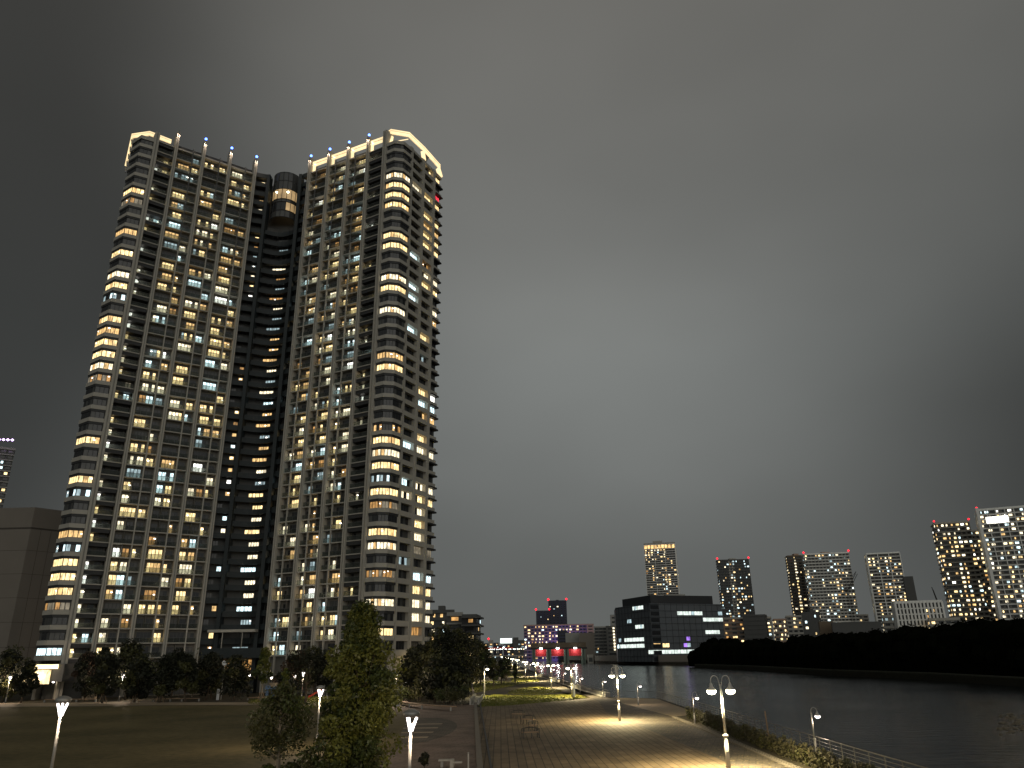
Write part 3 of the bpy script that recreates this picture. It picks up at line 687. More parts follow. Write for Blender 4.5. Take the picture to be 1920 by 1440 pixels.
# ------------------------------------------------------------------ distant buildings
def part(mb, name, root, base): return mb.build(name, root, base)
def building(label, cat, x0, x1, yt, Y, depth=None, yaw=0, fh=3.2, wall='concrete_mid', slab='slab_white', band=True, pitch=3.4, lit=.3, pal=None,
             beacons=0, roof=0, side=None, mull=0, winh=.42, name='apartment_tower', group=None, ww=.62, roofmat=None, bandw=.35, base_z=0.0, lo=0.0, unlit=True, always=(), mw=.25, strip=None):
    a = atY(x0, yt, Y); c = atY(x1, yt, Y); top = a[2]; W = c[0]-a[0]
    depth = min(depth or 30, 14)
    yaw = yaw-math.atan2((a[0]+c[0])/2, Y)*.85
    ux, uy = math.cos(yaw), math.sin(yaw); r1 = ray(x1, yt)        # width along the front that ends on the sight line of x1
    W = (a[0]*r1[1]-Y*r1[0])/(uy*r1[0]-ux*r1[1])
    pf = [(a[0], Y), (a[0]+W*ux, Y+W*uy), (a[0]+W*ux-depth*uy, Y+W*uy+depth*ux), (a[0]-depth*uy, Y+depth*ux)]
    base = (sum(p[0] for p in pf)/4, sum(p[1] for p in pf)/4, base_z)
    root = thing(name, label, cat, base, 0, group)
    body = MB(); body.prism(pf, base_z-5, top, wall)
    fr = Face(pf[0], pf[1]); fs = [(fr, 1.0)]
    # whichever flank the camera sees
    fl = Face(pf[3], pf[0]); fr2 = Face(pf[1], pf[2])
    for q in (fl, fr2):
        mid = q.p0+q.u*q.L/2
        if q.n.dot(-mid) > 0 and q.L > 3: fs.append((q, .8))
    n = max(1, int((top-base_z)/fh)); fh2 = (top-base_z)/n
    sl_ = MB(); wins = []; pal = pal or LITC
    for f, wgt in fs:
        cols_ = max(1, int(f.L/pitch)); cw = f.L/cols_
        bias = [random.uniform(.5, 1.5) for _ in range(cols_)]
        for k in range(n):
            z = base_z+k*fh2
            if band: f.box(sl_, -.1, f.L+.1, 0.01, bandw*2, z+fh2*.79, z+fh2*1.0, slab)
            if z < lo: continue
            for i in range(cols_):
                on = random.random() < lit*wgt*bias[i] or i in always
                if not on and not unlit: continue
                w = MB(); sh = random.choice((.35, .5, .7, 1)) if on else 1; w0 = i*cw+cw*(1-ww)/2+(cw*ww*(1-sh)*random.random() if on else 0)
                f.box(w, w0, w0+cw*ww*sh, .0, .08, z+fh2*.25, z+fh2*(.25+winh), 'f_'+pick(pal) if on else 'glass_dark')
                wins.append(w)
        if mull:
            for i in range(mull+1): f.box(sl_, f.L*i/mull-mw, f.L*i/mull+mw, 0.02, bandw*2+.25, base_z, top, slab)
    if strip:
        st = MB(); fr.box(st, fr.L*strip[0], fr.L*strip[1], .0, .05, base_z, top-1, strip[2]); part(st, 'facade_strip', root, base)
    part(body, 'wall', root, base)
    if sl_.v: part(sl_, 'floor_slabs', root, base)
    if wins: capped(wins, 'window', root, base)
    if roof:
        rm = MB(); cx, cy = base[0], base[1]; s = roof
        rm.box(cx-W*.22*s, cx+W*.2*s, cy-depth*.25, cy+depth*.25, top+.002, top+fh*1.6*s, roofmat or wall); part(rm, 'roof_plant', root, base)
    rb = MB(); rb.prism([(p[0]+(base[0]-p[0])*-.01, p[1]+(base[1]-p[1])*-.01) for p in pf], top+.001, top+.9, slab if band else wall); part(rb, 'parapet', root, base)
    corners = [pf[0], pf[1], pf[3], pf[2]]
    for i in range(beacons):
        b_ = MB(); r_ = Y/600.0; b_.lathe([(0, 0), (r_*.9, r_*.9), (0, r_*1.8)], 'bulb_red', (corners[i % 4][0], corners[i % 4][1], top+1), 8); part(b_, 'beacon', root, base)
    return root, pf, top, base
WARM = {'warm': 40, 'warm2': 25, 'cream': 20, 'cool': 8, 'amber': 10}
MIXC = {'cool': 30, 'cream': 25, 'warm2': 20, 'cooldim': 15, 'warm': 15}
building('dark tower with violet rooftop lights at the far left edge', 'tower', -70, 31, 832, 420, yaw=R(4), depth=20, wall='concrete_dark', slab='concrete_mid', lit=.35, pal=WARM)
r_, pf, top, base = building('second thing', 'tower', 2, 3, 800, 5000, band=False, lit=0) if False else (None, None, None, None)
t_ = thing('rooftop_light', 'row of violet lamps shining on the roof of the far left tower', 'lamp', atY(10, 829, 421))
for i in range(4):
    q = MB(); q.lathe([(0, 0), (.9, .8), (0, 1.6)], 'bulb_violet', (i*2.6-4, 0, .9-i*.15), 8); q.build('bulb', t_)
# windowless beige panelled block beside the tower
a = atY(0, 952, 205); xL = -170; xm = atY(66, 950, 205)[0]; zt = a[2]
bt = (-130, 215, 0); root = thing('panel_building', 'windowless beige block of large panels left of the twin tower', 'building', bt)
fw = Face((xL, 207), (xm, 205)); fw2 = Face((xm, 205), (xm+16, 226)); m_ = MB(); j_ = MB()
m_.prism([(xL, 207), (xm, 205), (xm+16, 226), (xm+10, 240), (xL, 240)], 0, zt, 'panel_beige'); m_.build('wall', root, bt)
for f in (fw, fw2):
    f.box(j_, 0, f.L, 0.01, .06, zt-5.9, zt-5.45, 'joint')
    for k in range(1, 6): f.box(j_, 0, f.L, 0.008, .03, zt-5.5-k*6.2, zt-5.42-k*6.2, 'joint')
    nn = int(f.L/(2.6 if f is fw2 else 9))
    for i in range(1, nn): f.box(j_, f.L*i/nn-.04, f.L*i/nn+.04, 0.006, .028, 0, zt-6, 'joint')
j_.build('panel_joint', root, bt)
# behind the right end of the tower
building('dark apartment slab with rooftop masts right of the twin tower', 'apartment block', 805, 852, 1147, 380, 30, 0, 3.1, 'concrete_dark', 'concrete_dark', lit=.28, roof=.6, pal=WARM, pitch=4)
building('lower dark apartment wing with scattered lit windows behind the trees', 'apartment block', 838, 868, 1152, 340, 20, 0, 3.1, 'concrete_dark', 'concrete_mid', lit=.42, pal=WARM, pitch=3.6)
building('apartment block with wide balconies at the end of the tree row', 'apartment block', 866, 893, 1156, 330, 22, R(-8), 3.1, 'fascia_dark', 'concrete_dark', lit=.35, pitch=3.8, bandw=.7)
# violet-lit group behind the floodgate
building('slim dark office tower with red beacons, tallest behind the floodgate', 'office tower', 1028, 1062, 1127, 1500, 40, 0, 4, 'navy_wall', 'navy_wall', band=False, lit=.16, pal=MIXC, beacons=3, pitch=6, name='office_tower', ww=.4, roof=.35)
building('shorter dark tower with red beacons left of the tallest far one', 'office tower', 1005, 1030, 1146, 1450, 40, 0, 4, 'navy_wall', 'navy_wall', band=False, lit=.25, pal=MIXC, beacons=2, pitch=6, name='office_tower', ww=.4)
_b = building('long pink and violet housing block with bright gallery lights behind the floodgate', 'apartment block', 982, 1112, 1173, 1150, 30, R(-3), 4.2, 'purple_wall', 'pink_wall', lit=.42, pal=WARM, pitch=5, beacons=0, bandw=.5)
_vb = _b[0]
lamp_light('POINT', _vb, (4, -40, 14), 42000, (.45, .3, 1), 2)
building('narrow pink stair tower at the right end of the violet block', 'building', 1100, 1113, 1171, 1120, 20, 0, 4, 'pink_wall', 'pink_wall', band=False, lit=.15, pitch=6, pal=WARM)
building('violet blue windowless block above the left floodgate', 'building', 1045, 1063, 1183, 1080, 20, 0, 4, 'navy_wall', 'navy_wall', band=False, lit=.1, pitch=7, pal=MIXC)
building('grey windowless block above the middle floodgate', 'building', 1060, 1088, 1188, 1000, 20, 0, 4, 'concrete_mid', 'concrete_mid', band=False, lit=.02, pitch=6, unlit=False)
building('pale beige blank-walled block above the right floodgate', 'building', 1086, 1116, 1188, 980, 20, 0, 4, 'panel_beige', 'panel_beige', band=False, lit=.04, pitch=6, unlit=False)
building('grey apartment block with small balconies left of the glass office', 'apartment block', 1114, 1138, 1176, 900, 20, 0, 3.4, 'concrete_dark', 'concrete_mid', lit=.12, pitch=4, pal=MIXC)
building('dark slab with one column of lit stair lamps beside the glass office', 'apartment block', 1136, 1156, 1175, 880, 20, 0, 4.2, 'concrete_dark', 'concrete_dark', band=False, lit=0, pitch=12)
_rt = thing('stair_lamps', 'vertical row of warm stair lamps on the dark slab beside the office', 'lamp', atY(1151, 1220, 878))
for i in range(8):
    q = atY(1150+i*.4, 1178+i*5.7, 878.5); m_ = MB(); m_.box(-.9, .9, -.4, 0, -.9, .9, 'f_cream'); o = m_.build('lamp', _rt); o.location = (q[0]-_rt.location[0], -.2, q[2]-_rt.location[2])
building('slim pale tower top peeping out left of the glass office', 'building', 1144, 1158, 1154, 950, 14, 0, 5, 'concrete_mid', 'concrete_mid', band=False, lit=.0, pitch=9)
# the glass office
Yo = 660; pO = [atY(1154, 1143, Yo+60), atY(1218, 1131, Yo), atY(1234, 1131, Yo+6), atY(1352, 1131, Yo+30)]
zO = pO[1][2]; bO = (pO[2][0], Yo+40, 0); root = thing('office_building', 'broad dark glass office building with greenish white lit floors on the far bank', 'office building', bO)
P2 = [(p[0], p[1]) for p in pO]; m_ = MB(); m_.prism(P2+[(P2[3][0]+8, Yo+90), (P2[0][0]+5, Yo+110)], 0, zO, 'office_skin'); m_.build('wall', root, bO)
u0 = atY(1168, 1131, Yo+62); u1 = atY(1331, 1122, Yo+45); m_ = MB(); m_.prism([(u0[0], Yo+66), (atY(1217, 1120, Yo+20)[0], Yo+14), (u1[0], Yo+36), (u1[0], Yo+88), (u0[0]+6, Yo+98)], zO, zO+(u1[2]-zO)+1.5, 'office_dark'); m_.build('roof_storey', root, bO)
q0 = atY(1244, 1116, Yo+60); m_ = MB(); m_.box(q0[0], atY(1280, 1116, Yo+60)[0], Yo+50, Yo+60, zO, q0[2], 'concrete_mid'); m_.build('roof_plant', root, bO)
fo = [Face(P2[0], P2[1]), Face(P2[1], P2[2]), Face(P2[2], P2[3])]; no = 9; ho = zO/no
m_ = MB(); wins = []
for fi, f in enumerate(fo):
    for k in range(no):
        f.box(m_, 0, f.L, .02, .35, k*ho+ho*.80, k*ho+ho*.86, 'office_dark')
        if fi == 1: f.box(m_, .5, f.L-.5, .02, .5, k*ho+.5, k*ho+ho*.7, 'office_dark')
    if fi != 1:
        for i in range(0, int(f.L/6)+1): f.box(m_, min(i*6, f.L-.2), min(i*6, f.L-.2)+.15, .02, .2, 0, zO, 'office_dark')
def olit(f, k, a, c, mt='office_light'):
    n = max(1, round((c-a)*f.L/3))
    for i in range(n):
        w = MB(); s0 = (a+(c-a)*i/n)*f.L; s1 = (a+(c-a)*(i+1)/n)*f.L
        f.box(w, s0+.12, s1-.12, .04, .12, k*ho+ho*.2, k*ho+ho*.78, mt if random.random() < .93 else 'f_cooldim'); wins.append(w)
olit(fo[0], 8, .52, .82); olit(fo[0], 6, .34, .46, 'f_cooldim'); olit(fo[0], 5, .56, .80); olit(fo[0], 3, .05, .12, 'f_cooldim'); olit(fo[0], 3, .22, .78); olit(fo[0], 2, .08, .78); olit(fo[0], 2, .0, .05, 'f_cool')
olit(fo[2], 7, .28, .68); olit(fo[2], 6, .68, 1.0); olit(fo[2], 4, .70, .93); olit(fo[2], 7, .93, 1.0, 'f_cooldim'); olit(fo[2], 2, .34, .45, 'f_violet'); olit(fo[2], 3, .39, .45, 'f_violet'); olit(fo[2], 2, .70, .82, 'f_cool')
olit(fo[0], 1, .88, 1.0); olit(fo[1], 1, 0, 1); olit(fo[2], 1, 0, .62); olit(fo[1], 2, .1, .9, 'f_warm2'); olit(fo[2], 2, .02, .12, 'f_warm')
m_.build('cladding_rib', root, bO); capped(wins, 'window', root, bO)
# skyline from left to right
ra, pf, top, base = building('warm-lit apartment tower with scalloped crown rising behind the glass office', 'apartment tower', 1207, 1265, 1022, 1150, 40, R(-6), 3.3, 'wall_grey', 'slab_white', lit=.34, pal=WARM, pitch=4.5, beacons=0, mull=3, bandw=.4, roof=0)
m_ = MB(); f = Face(pf[0], pf[1])
for i in range(9): f.box(m_, f.L*i/9+.6, f.L*(i+1)/9-.6, .02, .8, top-6, top-1, 'f_warm2')
f.box(m_, -.4, f.L+.4, -2, 1.2, top+1, top+2.2, 'concrete_light'); f.box(m_, f.L*.3, f.L*.6, -2, 1.5, top+2.2, top+5, 'concrete_light'); m_.build('crown', ra, base)
building('dark slender tower with white central strip and two red beacons', 'apartment tower', 1345, 1404, 1051, 950, 36, R(6), 3.2, 'concrete_dark', 'concrete_dark', lit=.34, pal=MIXC, pitch=3.4, beacons=2, roof=.5, bandw=.3, winh=.45, roofmat='concrete_light', strip=(.33, .52, 'concrete_light'))
building('low orange-lit apartment block at the foot of the slender tower', 'apartment block', 1355, 1395, 1160, 720, 20, 0, 3.4, 'pink_wall', 'concrete_light', lit=.5, pal={'amber': 40, 'warm2': 30, 'warm': 20}, pitch=5, mull=0, lo=10)
building('plain dark block with three small lights beyond the wood', 'apartment block', 1392, 1434, 1155, 700, 20, R(-10), 3.4, 'concrete_dark', 'concrete_dark', lit=.03, pitch=5, unlit=False, bandw=.2)
building('narrow pale block with bright balcony lamps right of the plain dark one', 'apartment block', 1433, 1446, 1158, 760, 18, 0, 3.4, 'concrete_mid', 'concrete_light', lit=.6, pal=WARM, pitch=5)
building('low block with two glowing golden upper floors beyond the wood', 'apartment block', 1450, 1474, 1162, 780, 18, 0, 4.0, 'concrete_mid', 'pink_wall', lit=.75, pal={'warm': 50, 'cream': 30}, pitch=4)
building('pale balconied block left of the small dark block', 'apartment block', 1474, 1504, 1156, 720, 18, 0, 3.4, 'concrete_mid', 'concrete_light', lit=.22, pal=MIXC, pitch=4.4)
building('small dark block with a dozen bright square windows', 'apartment block', 1502, 1536, 1150, 640, 18, R(-6), 4.2, 'concrete_dark', 'concrete_dark', band=False, lit=.42, pal=MIXC, pitch=5.2, ww=.4, winh=.4, unlit=False, roof=.5)
building('brown slim tower with two golden columns of stair windows', 'apartment tower', 1476, 1512, 1043, 900, 30, R(8), 3.3, 'concrete_dark', 'gate_brown', lit=.15, pal={'cream': 50, 'warm': 50}, pitch=4.6, beacons=0, ww=.5, roof=.6, roofmat='pink_wall', always=(1, 3))
building('broad pale apartment tower with cool scattered windows beside the golden one', 'apartment tower', 1507, 1592, 1040, 860, 40, R(4), 3.2, 'concrete_mid', 'slab_white', lit=.26, pal=MIXC, pitch=3.6, beacons=2, mull=0, bandw=.6, roof=.45, roofmat='pink_wall')
building('bright apartment tower with lit central bay, second group from the right', 'apartment tower', 1624, 1687, 1039, 820, 36, R(3), 3.3, 'wall_grey', 'slab_white', lit=.5, pal=WARM, pitch=4.0, mull=3, bandw=.4, mw=.4)
building('plain windowless dark slab standing behind the white grid building', 'tower', 1694, 1712, 1083, 700, 16, 0, 6, 'concrete_dark', 'concrete_dark', band=False, lit=0, pitch=30, unlit=False, name='tower')
building('white grid-fronted office block above the wood', 'office building', 1678, 1766, 1130, 520, 20, R(5), 3.6, 'fascia_dark', 'slab_white', lit=.12, pal=WARM, pitch=3.6, mull=13, mw=.55, bandw=.3, name='office_building', ww=.3)
building('low pale balconied block left of the white grid office', 'apartment block', 1655, 1684, 1156, 560, 16, 0, 3.4, 'concrete_mid', 'concrete_light', lit=.3, pal=MIXC, pitch=4)
building('long low shed with a row of small white lamps behind the wood', 'warehouse', 1560, 1652, 1170, 520, 20, 0, 4, 'concrete_dark', 'concrete_dark', band=False, lit=.16, pal={'white': 1}, pitch=7, name='warehouse', ww=.22, winh=.25, unlit=False)
building('brown shed with a pale end wall left of the long shed', 'warehouse', 1536, 1562, 1168, 540, 16, 0, 4, 'gate_brown', 'gate_brown', band=False, lit=.05, pitch=8, name='warehouse', unlit=False)
building('low far apartment row seen between two towers', 'apartment block', 1596, 1628, 1154, 900, 18, 0, 3.4, 'concrete_mid', 'concrete_light', lit=.3, pal=WARM, pitch=4.5)
building('tall balconied tower with three red beacons, right of the crane', 'apartment tower', 1752, 1818, 982, 560, 30, R(6), 3.1, 'wall_grey', 'concrete_light', lit=.55, pal={'warm': 30, 'cream': 34, 'white': 6, 'cool': 15, 'warm2': 25}, pitch=3.2, beacons=2, bandw=.4)
building('shadowed wing between the two tall towers at the right edge', 'apartment tower', 1815, 1850, 996, 575, 26, 0, 3.1, 'wall_grey', 'concrete_light', lit=.6, pal=WARM, pitch=3.4, beacons=1, bandw=.3)
rT, pT, tT, bT = building('tallest tower at the right edge with pale corner column and grid balconies', 'apartment tower', 1832, 1990, 957, 520, 40, R(3), 3.1, 'wall_grey', 'slab_white', lit=.55, pal={'warm': 30, 'cream': 34, 'white': 6, 'cool': 15, 'warm2': 25}, pitch=3.3, beacons=2, mull=9, bandw=.3, roof=.15, roofmat='slide_red')
m_ = MB(); f = Face(pT[0], pT[1]); f.box(m_, -.9, .9, 0, 1.6, -3, tT+1.5, 'slab_white'); m_.build('corner_column', rT, bT)
m_ = MB(); f.box(m_, 4, 17, .75, .9, tT-9.5, tT-5.2, 'f_white'); m_.build('penthouse_window', rT, bT)
building('low lit row at the foot of the two tall right towers', 'apartment block', 1742, 1800, 1162, 500, 16, 0, 3.2, 'concrete_mid', 'concrete_light', lit=.4, pal=WARM, pitch=4)
# faint low city down the river
k_ = 0
farspecs = [(896, 906, 1203), (906, 916, 1207), (916, 925, 1201), (925, 935, 1206), (957, 966, 1200), (962, 972, 1196), (970, 983, 1201), (972, 984, 1210), (930, 942, 1211), (944, 957, 1209)]
names_ = ['dim far block just right of the balconied block', 'low dim far block with mixed lights', 'far block with a red roof light', 'small far block left of the lit billboard', 'thin far block right of the lit billboard', 'grey far tower beside the billboard', 'far slab left of the violet housing block', 'low far block in front of the violet block', 'low far building under the billboard', 'far lit building right under the billboard']
for (x0, x1, yt), nm in zip(farspecs, names_):
    building(nm, 'building', x0, x1, yt, 1700+random.uniform(-150, 150), 30, 0, 5, random.choice(('concrete_dark', 'concrete_mid', 'navy_wall')), 'concrete_dark', band=False, lit=.4, pal=MIXC, pitch=6, name='building', group='faint low buildings down the river', beacons=1 if 'red' in nm else 0, unlit=False)
q = atY(949, 1206, 1500); t_ = thing('billboard', 'bright white illuminated billboard on the far river bank', 'billboard', (q[0], q[1], 8)); m_ = MB(); z1 = atY(949, 1197, 1500)[2]
m_.box(-11, 11, -.3, .3, q[2]-8, z1-8, 'sign_white'); m_.build('panel', t_); m_ = MB()
for x in (-8, 8): m_.tube([(x, .8, -8), (x, .8, q[2]-8)], .5, 'metal_dark', 6)
m_.build('leg', t_)
# far bridges
m_ = MB(); a, c = atY(880, 1230, 1400), atY(1000, 1229.5, 1400); zb_ = a[2]; t_ = thing('bridge', 'pale lit road bridge low across the river end', 'bridge', (a[0], 1400, 0))
m_.box(0, c[0]-a[0], -4, 4, zb_-2, zb_, 'concrete_mid'); m_.box(0, c[0]-a[0], -4.3, -4.05, zb_-.1, zb_+.2, 'f_dim'); m_.build('deck', t_)
m_ = MB()
for i in range(5): m_.box(8+i*24, 11+i*24, -3, 3, -5, zb_-2, 'concrete_mid')
m_.build('pier', t_)
a, c = atY(903, 1215, 1550), atY(962, 1214, 1550); t_ = thing('bridge', 'distant bridge outlined by a thin red line of light', 'bridge', (a[0], 1550, 0)); m_ = MB()
m_.box(0, c[0]-a[0], -3, 3, a[2]-1.2, a[2], 'red_line'); m_.build('deck', t_); m_ = MB()
for i in range(3): m_.box(5+i*25, 8+i*25, -2, 2, -5, a[2]-1.2, 'concrete_dark')
m_.build('pier', t_)
# tall street lamps by the far bridge, and small lamps along it
fl_labels = ['tall far street lamp left of the lit path end', 'tall far street lamp under the billboard', 'tall far street lamp left of the floodgate']
for (x, yt, yb), lb in zip(((901, 1216, 1232), (944, 1214, 1236), (986, 1214, 1234)), fl_labels):
    q = atY(x, yt, 900); t_ = thing('street_lamp', lb, 'street lamp', (q[0], 900, 0)); m_ = MB(); m_.tube([(0, 0, 0), (0, 0, q[2])], .3, 'metal_pole', 6); m_.build('pole', t_)
    m_ = MB(); m_.lathe([(0, -.9), (.9, 0), (0, .9)], 'bulb_white', (0, 0, q[2]), 8); m_.build('lamp_head', t_)
ptL = None
for i in range(26):
    x = 900+i*3.9+random.uniform(-1, 1); y = random.choice((1219, 1223, 1227, 1228)) + random.uniform(-1.5, 1); Yd = 1380-random.uniform(0, 60)
    q = atY(x, y, Yd)
    if ptL is None:
        ptL = thing('street_lamp', 'small white street lamp in the line of lights at the far bridge', 'street lamp', (q[0], Yd, 0), 0, 'street lamps by the far bridge')
        m_ = MB(); m_.tube([(0, 0, 0), (0, 0, q[2])], .2, 'metal_dark', 5); m_.build('pole', ptL); m_ = MB(); m_.lathe([(0, -.7), (.75, 0), (0, .7)], 'bulb_white', (0, 0, q[2]), 6); m_.build('lamp_head', ptL)
    else:
        c = copy_tree(ptL); c.location = (q[0], Yd, 0)
# tower cranes
def crane(label, x, yt, Y, h0, jibpx):
    q = atY(x, yt, Y); t_ = thing('tower_crane', label, 'crane', (q[0], Y, 0)); m_ = MB(); s = 1.1
    for sx, sy in ((-s, -s), (s, -s), (s, s), (-s, s)): m_.tube([(sx, sy, 0), (sx, sy, h0)], .14, 'metal_dark', 4)
    for k in range(int(h0/3)): m_.tube([(-s if k % 2 else s, -s, k*3), (s if k % 2 else -s, -s, k*3+3)], .10, 'metal_dark', 4)
    m_.build('mast', t_); m_ = MB(); tipx, tipz = jibpx
    m_.tube([(0, 0, h0), (tipx, 0, tipz)], .3, 'metal_dark', 4); m_.tube([(1.5, 0, h0), (tipx*1.02+.8, 0, tipz-2)], .25, 'metal_dark', 4)
    for k in range(8):
        f_ = k/8; m_.tube([(tipx*f_, 0, h0+(tipz-h0)*f_), (1.5+(tipx-1.5)*(f_+.06), 0, h0+(tipz-2-h0)*(f_+.06))], .12, 'metal_dark', 4)
    m_.build('jib', t_); m_ = MB(); m_.tube([(-6, 0, h0), (0, 0, h0)], .35, 'metal_dark', 4); m_.tube([(-6, 0, h0), (0, 0, h0+6), (tipx, 0, tipz)], .12, 'metal_dark', 4); m_.build('counter_jib', t_)
crane('lattice crane with a steep jib beside the white grid office', 1772, 1165, 600, 22, (-5, 52))
crane('dark lattice crane in front of the broad pale tower', 1592, 1120, 700, 58, (10, 74))
# floodgate with three lit red gates
Yg = 850
gx = [atY(x, 1240, Yg)[0] for x in (1000, 1025, 1034, 1058, 1067, 1091, 1098)]
gz = [atY(1050, y, Yg)[2] for y in (1205, 1214, 1217, 1230)]
bG = ((gx[0]+gx[-1])/2, Yg, 0); root = thing('floodgate', 'green concrete floodgate with three red gates lit by white lamps', 'floodgate', bG)
m_ = MB(); m_.box(gx[0]-2, gx[-1]+1, Yg-2, Yg+8, gz[1], gz[0], 'gate_brown'); m_.build('gallery', root, bG)
m_ = MB(); m_.box(gx[0]-3, gx[-1]+2, Yg-3.5, Yg+8, gz[2], gz[1]-.01, 'fascia_dark'); m_.build('walkway', root, bG)
for x0, x1 in ((gx[0]-1, gx[0]+2.5), (gx[1], gx[2]), (gx[3], gx[4]), (gx[5], gx[6])):
    m_ = MB(); m_.box(x0, x1, Yg-3, Yg+8, -6, gz[2]-.01, 'gate_green'); m_.box(x0+(x1-x0)*.4, x0+(x1-x0)*.6, Yg-3.4, Yg-3.01, -6, gz[2]-.3, 'fascia_dark'); m_.build('pillar', root, bG)
for x0, x1 in ((gx[0]+2.5, gx[1]), (gx[2], gx[3]), (gx[4], gx[5])):
    m_ = MB(); m_.box(x0+.05, x1-.05, Yg+1.5, Yg+2.5, gz[3], gz[2]-.02, 'gate_red')
    for i in range(1, 6): m_.box(x0+(x1-x0)*i/6-.12, x0+(x1-x0)*i/6+.12, Yg+1.2, Yg+1.49, gz[3], gz[2]-.05, 'gate_red')
    for i in range(1, 3): m_.box(x0+.06, x1-.06, Yg+1.1, Yg+1.19, gz[3]+(gz[2]-gz[3])*i/3-.1, gz[3]+(gz[2]-gz[3])*i/3+.1, 'gate_red')
    m_.build('gate', root, bG); m_ = MB(); m_.box((x0+x1)/2-1.6, (x0+x1)/2+1.6, Yg-4.2, Yg-3.6, gz[2]+.1, gz[2]+1.4, 'bulb_white'); o = m_.build('gate_lamp', root, bG)
    lamp_light('POINT', root, ((x0+x1)/2-bG[0], -3.0, gz[2]-1.0), 2600, (.95, 1, .95), .5)
# far bank: land and flood wall
m_ = MB(); fb = [G(1098, 1242, -2.6), (100, 880), G(1200, 1245, -2.6), G(1305, 1247, -2.6), (230, 610), (900, 560), (2500, 560), (2500, 2400), (60, 2400), (60, 1000)]
fb[0] = (78, 868); fb[1] = (100, 760); fb[2] = (118, 660); fb[3] = (150, 632)
m_.prism(fb, -5, 0, 'earth'); struct('far_bank', m_)
wl = fb[:5]; m_ = MB(); w2 = offset_line(wl, -1.5)
for i in range(len(wl)-1):
    a, b_, c, d = wl[i], wl[i+1], w2[i+1], w2[i]; zw = 5.2
    m_.hexa([(*a, -5), (*b_, -5), (*c, -5), (*d, -5), (*a, zw), (*b_, zw), (*c, zw), (*d, zw)], 'panel_beige')
tag(m_.build('flood_wall'), 'long plain brown flood wall along the far bank below the office', 'wall')
m_ = MB(); m_.box(gx[-1]+2, gx[-1]+8, Yg-6, Yg+2, -5, gz[3]+1, 'concrete_light'); m_.box(gx[-1]+3, gx[-1]+7, Yg-6.1, Yg-6.01, -1, gz[3]-2, 'concrete_dark')
tag(m_.build('pump_house'), 'small pale pump house at the right foot of the floodgate', 'hut')

# ------------------------------------------------------------------ vegetation
def leafmesh(centers, radii, per, size, mats, squash=.8, flat=.0):
    """leaf-sized quads in clumps"""
    v = []; f = []; m = []
    tot = 0; allp = []; mi = []
    for ci, (c, r_) in enumerate(zip(centers, radii)):
        n = int(per*RNG.uniform(.6, 1.3)); d = RNG.normal(size=(n, 3)); d /= np.linalg.norm(d, axis=1)[:, None]+1e-6
        rr = r_*RNG.uniform(.35, 1.0, n)**.6; p = np.array(c)+d*rr[:, None]*np.array([1, 1, squash]); allp.append(p); mi += [int(RNG.integers(0, len(mats)))]*n
    P_ = np.concatenate(allp); n = len(P_)
    a = RNG.normal(size=(n, 3)); a /= np.linalg.norm(a, axis=1)[:, None]; b_ = np.cross(a, RNG.normal(size=(n, 3))); b_ /= np.linalg.norm(b_, axis=1)[:, None]+1e-6
    s = size*RNG.uniform(.6, 1.35, n)[:, None]; a = a*s; b_ = b_*s*.55
    V = np.stack([P_-a, P_-b_*.9+a*.1, P_+a, P_+b_], 1).reshape(-1, 3)
    me = bpy.data.meshes.new('crown'); me.vertices.add(n*4); me.vertices.foreach_set('co', V.ravel())
    me.loops.add(n*4); me.loops.foreach_set('vertex_index', np.arange(n*4)); me.polygons.add(n)
    me.polygons.foreach_set('loop_start', np.arange(n)*4); me.polygons.foreach_set('loop_total', np.full(n, 4))
    for q in mats: me.materials.append(MAT[q])
    me.polygons.foreach_set('material_index', np.array(mi)); me.update(); return me
